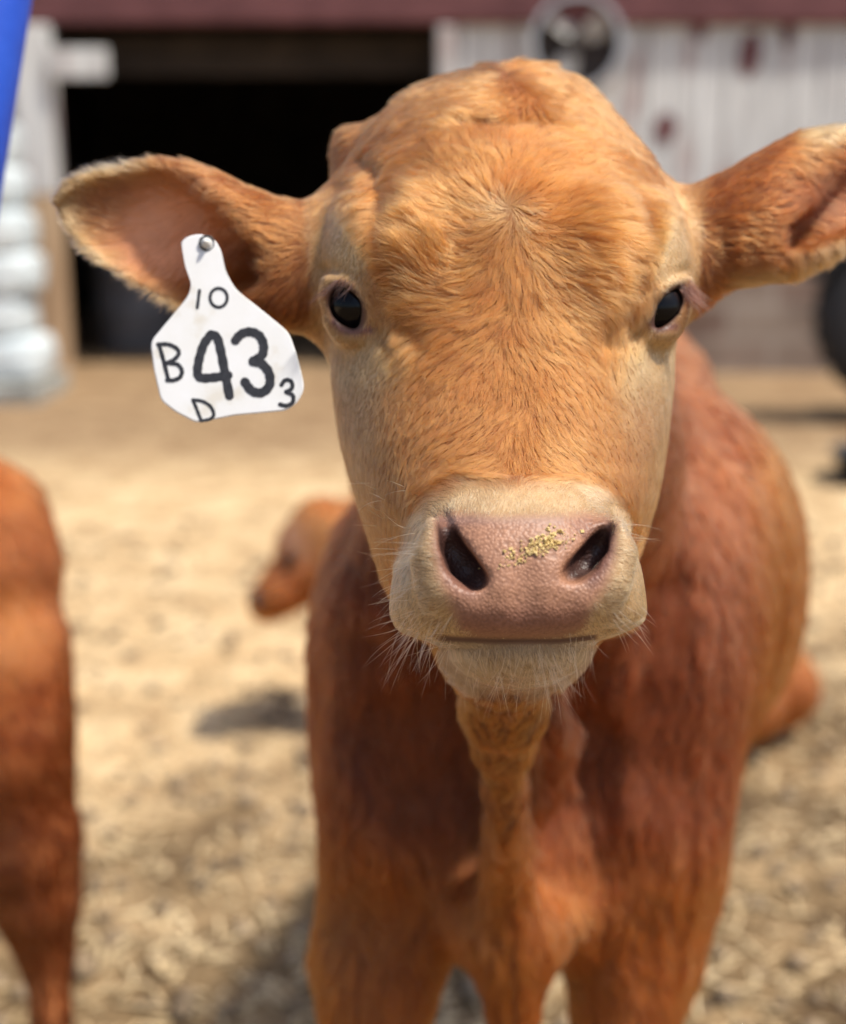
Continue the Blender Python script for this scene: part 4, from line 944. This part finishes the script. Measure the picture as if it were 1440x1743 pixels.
# stone footing on the right
m, n, l, b = mat_new('stone_footing'); tc = n.new('ShaderNodeTexCoord'); mp_ = n.new('ShaderNodeMapping'); mp_.inputs['Rotation'].default_value = (rad(90), 0, 0); l.new(tc.outputs['Object'], mp_.inputs[0])
br = n.new('ShaderNodeTexBrick'); br.inputs['Color1'].default_value = (.20, .145, .12, 1); br.inputs['Color2'].default_value = (.27, .235, .20, 1); br.inputs['Mortar'].default_value = (.30, .27, .24, 1); br.inputs['Scale'].default_value = 1; br.inputs['Brick Width'].default_value = .55; br.inputs['Row Height'].default_value = .21; br.inputs['Mortar Size'].default_value = .018
l.new(mp_.outputs[0], br.inputs['Vector']); no = n.new('ShaderNodeTexNoise'); no.inputs['Scale'].default_value = 3; no.inputs['Detail'].default_value = 6; l.new(tc.outputs['Object'], no.inputs['Vector'])
rr = ramp(n, [(.3, (.65, .55, .5)), (.7, (1.3, 1.25, 1.2))]); l.new(no.outputs[0], rr.inputs[0]); mq = n.new('ShaderNodeMix'); mq.data_type = 'RGBA'; mq.blend_type = 'MULTIPLY'; mq.inputs['Factor'].default_value = 1; l.new(br.outputs[0], mq.inputs['A']); l.new(rr.outputs[0], mq.inputs['B']); l.new(mq.outputs['Result'], b.inputs['Base Color']); b.inputs['Roughness'].default_value = .95
mb = MB(); mb.box(((xd1+.02+xR)/2, YB-.02, z310/2-.02), ((xR-xd1-.02)/2, .09, z310/2+.018), None, .015); mb.build('stone_footing', m, barn)
# posts of the doorway
_, z300 = bx(80, 330)
mb = MB(); mb.box((xd0-.11, YB-.06, (z300+zf1)/2), (.115, .07, (zf1-z300)/2), None, .01); mb.build('door_post', WB, barn)
mb = MB(); mb.box((xd0-.105, YB-.06, z300/2-.02), (.11, .068, z300/2+.018), None, .01); mb.build('door_post', tanw, barn)
mb = MB(); mb.box((xd1+.05, YB-.03, (z310+zf1)/2), (.05, .05, (zf1-z310)/2-.003), None, .01); mb.build('door_jamb', WB, barn)
# interior
DI = 6.0
mb = MB()
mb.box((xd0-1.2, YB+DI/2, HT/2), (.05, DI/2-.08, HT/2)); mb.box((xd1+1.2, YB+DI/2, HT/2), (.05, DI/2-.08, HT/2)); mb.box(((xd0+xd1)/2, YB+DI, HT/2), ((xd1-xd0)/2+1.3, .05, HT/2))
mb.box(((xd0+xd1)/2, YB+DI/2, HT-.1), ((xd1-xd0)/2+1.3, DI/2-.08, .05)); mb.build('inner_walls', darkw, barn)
_, zb1 = bx(400, 112)
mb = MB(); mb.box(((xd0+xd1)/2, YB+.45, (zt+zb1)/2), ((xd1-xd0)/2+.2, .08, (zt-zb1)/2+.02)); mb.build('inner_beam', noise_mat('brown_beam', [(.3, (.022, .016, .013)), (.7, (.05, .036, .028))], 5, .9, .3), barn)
mb = MB(); mb.add([(xL, YB-.10, HT+.0), (xR, YB-.10, HT), (xR, YB+DI/2, HT+2.2), (xL, YB+DI/2, HT+2.2), (xL, YB+DI+.3, HT), (xR, YB+DI+.3, HT), (xL, YB-.10, HT+.08), (xR, YB-.10, HT+.08), (xR, YB+DI/2, HT+2.28), (xL, YB+DI/2, HT+2.28), (xL, YB+DI+.3, HT+.08), (xR, YB+DI+.3, HT+.08)],
    [(0, 1, 2, 3), (3, 2, 5, 4), (6, 9, 8, 7), (9, 10, 11, 8), (0, 6, 7, 1), (4, 5, 11, 10), (0, 3, 9, 6), (3, 4, 10, 9), (1, 7, 8, 2), (2, 8, 11, 5)]); mb.build('roof', noise_mat('rusty_roof', [(.3, (.16, .08, .07)), (.7, (.3, .2, .18))], 2, .6, .2), barn)
# small white board nailed across the post
p0 = on_y(84, 108, YB-.15); p1 = on_y(184, 108, YB-.15)
mb = MB(); mb.box(((p0[0]+p1[0])/2, YB-.16, p0[2]), ((p1[0]-p0[0])/2, .015, .085), None, .006); tag(mb.build('white_board', WB), 'small white board nailed by the top of the doorway post', 'board')
# ventilation fan -----------------------------------------------------
fc = on_y(980, 74, YB-.03); fan = empty('ventilation_fan', (fc[0], fc[1], fc[2])); tag(fan, 'round dark ventilation fan in a pale frame high on the white barn wall', 'fan')
s_ = YB/FPX; palem = noise_mat('pale_blue_grey_metal', [(.3, (.42, .44, .48)), (.7, (.50, .53, .57))], 6, .5, .1); bladem = noise_mat('fan_blade_metal', [(.3, (.34, .32, .29)), (.7, (.5, .48, .45))], 9, .5, .1); blk = noise_mat('fan_dark', [(.3, (.02, .015, .013)), (.7, (.05, .035, .03))], 9, .8, .1)
ro, ri = 74*s_, 67*s_; AX = (0, -1, 0); fc_ = np.array(fc)
mb = MB(); mb.lathe(fc_, AX, [(ri, -.02), (ri, .09), (ro, .09), (ro, -.02)], 48); mb.build('ring', palem, fan)
mb = MB(); mb.lathe(fc_+np.array([0, .012, 0]), AX, [(ri-.002, 0), (.0001, .001)], 48); mb.build('back_plate', blk, fan)
mb = MB(); mb.lathe(fc_, AX, [(.06, 0), (.06, .06), (.04, .075), (.0001, .078)], 24); mb.build('hub', blk, fan, True)
for a in (35, 125, 245):
    ca_, sa = math.cos(rad(a)), math.sin(rad(a)); mb = MB(); V = []
    for t_, w in ((.05, .03), (.11, .06), (.17, .075), (.215, .06)):
        for sgn in (-1, 1):
            u, v = t_, sgn*w; V.append(fc_+np.array([ca_*u-sa*v, -.045-.02*sgn, sa*u+ca_*v]))
    V2 = [p+np.array([0, .004, 0]) for p in V]; F = []
    for i in range(3): F += [(2*i, 2*i+1, 2*i+3, 2*i+2), (8+2*i, 8+2*i+2, 8+2*i+3, 8+2*i+1)]
    F += [(0, 2, 10, 8), (2, 4, 12, 10), (4, 6, 14, 12), (1, 9, 11, 3), (3, 11, 13, 5), (5, 13, 15, 7), (6, 7, 15, 14), (0, 8, 9, 1)]
    mb.add(V+V2, F); mb.build('blade', bladem, fan)
# dark barrel dimly seen in the doorway
bc_ = on_y(232, 560, YB+1.2); mb = MB(); mb.lathe((bc_[0], YB+1.2, -.01), (0, 0, 1), [(.0001, 0), (.27, .0), (.28, .02), (.28, .28), (.29, .30), (.28, .32), (.28, .58), (.29, .6), (.28, .62), (.27, .80), (.0001, .80)], 32)
tag(mb.build('barrel', noise_mat('dark_grey_barrel', [(.3, (.10, .10, .11)), (.7, (.17, .17, .18))], 5, .6, .1), None, True), 'dark grey barrel dimly seen just inside the barn doorway', 'barrel')
# ================================================================== WHITE SACKS on a slab, left edge
slab = on_ground(0, 690); sw = noise_mat('grey_concrete', [(.3, (.22, .22, .20)), (.7, (.38, .38, .35))], 8, .9, .3)
mb = MB(); sy = slab[1]; mb.box((slab[0]-.30, sy+.35, .045), (.50, .34, .06), None, .015); tag(mb.build('concrete_slab', sw), 'low grey concrete slab under the white sacks at the left edge', 'slab')
sackm = noise_mat('white_sack', [(.3, (.50, .58, .62)), (.7, (.66, .72, .74))], 5, .6, .5, (1, 1, 1), 5, 12, .02)
SL = ['lowest white sack of the stack at the left edge, on the slab', 'second white sack from the bottom of the stack at the left edge', 'third white sack from the bottom of the stack at the left edge', 'fourth white sack from the bottom of the stack at the left edge', 'fifth white sack from the bottom, just under the top one', 'topmost white sack of the stack, beside the blue post']
z = .105; sh = .235
for i in range(6):
    V = []; F = []; nu, nv = 26, 14; wx, wy = .34, .24; ox = (slab[0]-.16)+[.03, -.04, .02, .0, -.01, -.03][i]-.01*i-.02
    for a in range(nv+1):
        ph_ = math.pi*a/nv-math.pi/2
        for k in range(nu):
            th = 2*math.pi*k/nu; c_, s2 = math.cos(th), math.sin(th); e = .45
            cx3 = abs(math.cos(ph_))**.18
            V.append((ox+wx*cx3*math.copysign(abs(c_)**e, c_)+.006*math.sin(5*th+i*2+a), sy+.36+wy*cx3*math.copysign(abs(s2)**e, s2)+.008*math.sin(7*th+i+a), z+sh/2+sh/2*math.copysign(abs(math.sin(ph_))**.5, math.sin(ph_))*1.0+.004*math.sin(3*th+i)))
    for a in range(nv):
        for k in range(nu): F.append((a*nu+k, a*nu+(k+1) % nu, (a+1)*nu+(k+1) % nu, (a+1)*nu+k))
    mb = MB(); mb.add(V, F); tag(mb.build('feed_sack', sackm, None, True), SL[i], 'sack', 'white sacks stacked at the left edge'); z += sh-.006
# ================================================================== BLUE POST near the camera, upper left
blm = noise_mat('blue_painted_steel', [(.3, (.012, .065, .52)), (.7, (.02, .10, .62))], 12, .45, .15)
dB = .95; pa = at(-12, -60, dB); pb = at(-75, 340, dB); dv = (pb-pa)/np.linalg.norm(pb-pa); pg = pa+dv*((pa[2]-.0)/-dv[2]); ptop = pa-dv*.5
bo = empty('blue_post', tuple(pg)); tag(bo, 'bright blue leaning post close to the camera at the upper left edge', 'post')
mb = MB(); mb.tube([pg, pa, ptop], .030, 24); mb.build('shaft', blm, bo, True)
mb = MB(); mb.lathe(ptop, -dv, [(.032, -.02), (.033, 0), (.028, .012), (.0001, .016)], 24); mb.build('cap', blm, bo, True)
# ================================================================== BLACK WHEEL and TUB, right edge
YW = 6.6; wc = on_y(1548, 535, YW); rub = noise_mat('black_rubber', [(.3, (.008, .009, .012)), (.7, (.02, .021, .026))], 20, .75, .3)
wh_ = empty('machine_wheel', (wc[0], wc[1], 0)); tag(wh_, 'black machine wheel under a mudguard cut off by the right edge', 'wheel')
R0 = 152*YW/FPX
mb = MB(); mb.lathe(wc, (0, -1, 0), [(R0*.55, -.13), (R0*.9, -.14), (R0, -.10), (R0*1.01, 0), (R0, .10), (R0*.9, .14), (R0*.55, .13)], 64)
for k in range(24):
    a = 2*math.pi*k/24; c_, s2 = math.cos(a), math.sin(a); M = np.array([[c_, 0, -s2], [0, 1, 0], [s2, 0, c_]])
    mb.box(np.array(wc)+np.array([c_*R0*1.0, 0, s2*R0*1.0]), (.02, .10, .016), M)
mb.build('tyre', rub, wh_, True)
mb = MB(); mb.lathe(wc, (0, -1, 0), [(.0001, .02), (R0*.2, .04), (R0*.25, .0), (R0*.5, .02), (R0*.56, .11)], 48); mb.build('rim', noise_mat('dark_steel', [(.3, (.03, .03, .035)), (.7, (.06, .06, .065))], 9, .5, .2), wh_, True)
mb = MB(); V = []; n1 = 20
for i in range(n1+1):
    a = rad(160-140*i/n1)
    for (r_, y_) in ((R0+.07, -.17), (R0+.09, -.17), (R0+.09, .17), (R0+.07, .17)): V.append((wc[0]+math.cos(a)*r_, wc[1]+y_, wc[2]+math.sin(a)*r_))
mb.add(V, [(4*i+k, 4*i+(k+1) % 4, 4*i+4+(k+1) % 4, 4*i+4+k) for i in range(n1) for k in range(4)]+[(0, 3, 2, 1), (4*n1, 4*n1+1, 4*n1+2, 4*n1+3)]); mb.build('mudguard', rub, wh_)
mb = MB(); mb.box((wc[0]+.15, wc[1]+.3, wc[2]/2), (.09, .12, wc[2]/2)); mb.box((wc[0], wc[1]+.2, wc[2]), (.05, .2, .05)); mb.build('axle', rub, wh_)
tb_ = on_ground(1524, 830); mb = MB(); mb.lathe((tb_[0]+.0, tb_[1]+.15, -.005), (0, 0, 1), [(.0001, 0), (.17, 0), (.19, .10), (.21, .12), (.20, .125), (.18, .10), (.16, .015), (.0001, .012)], 36)
tag(mb.build('feed_tub', rub, None, True), 'black rubber feed tub on the straw, a sliver of it at the right edge', 'tub')
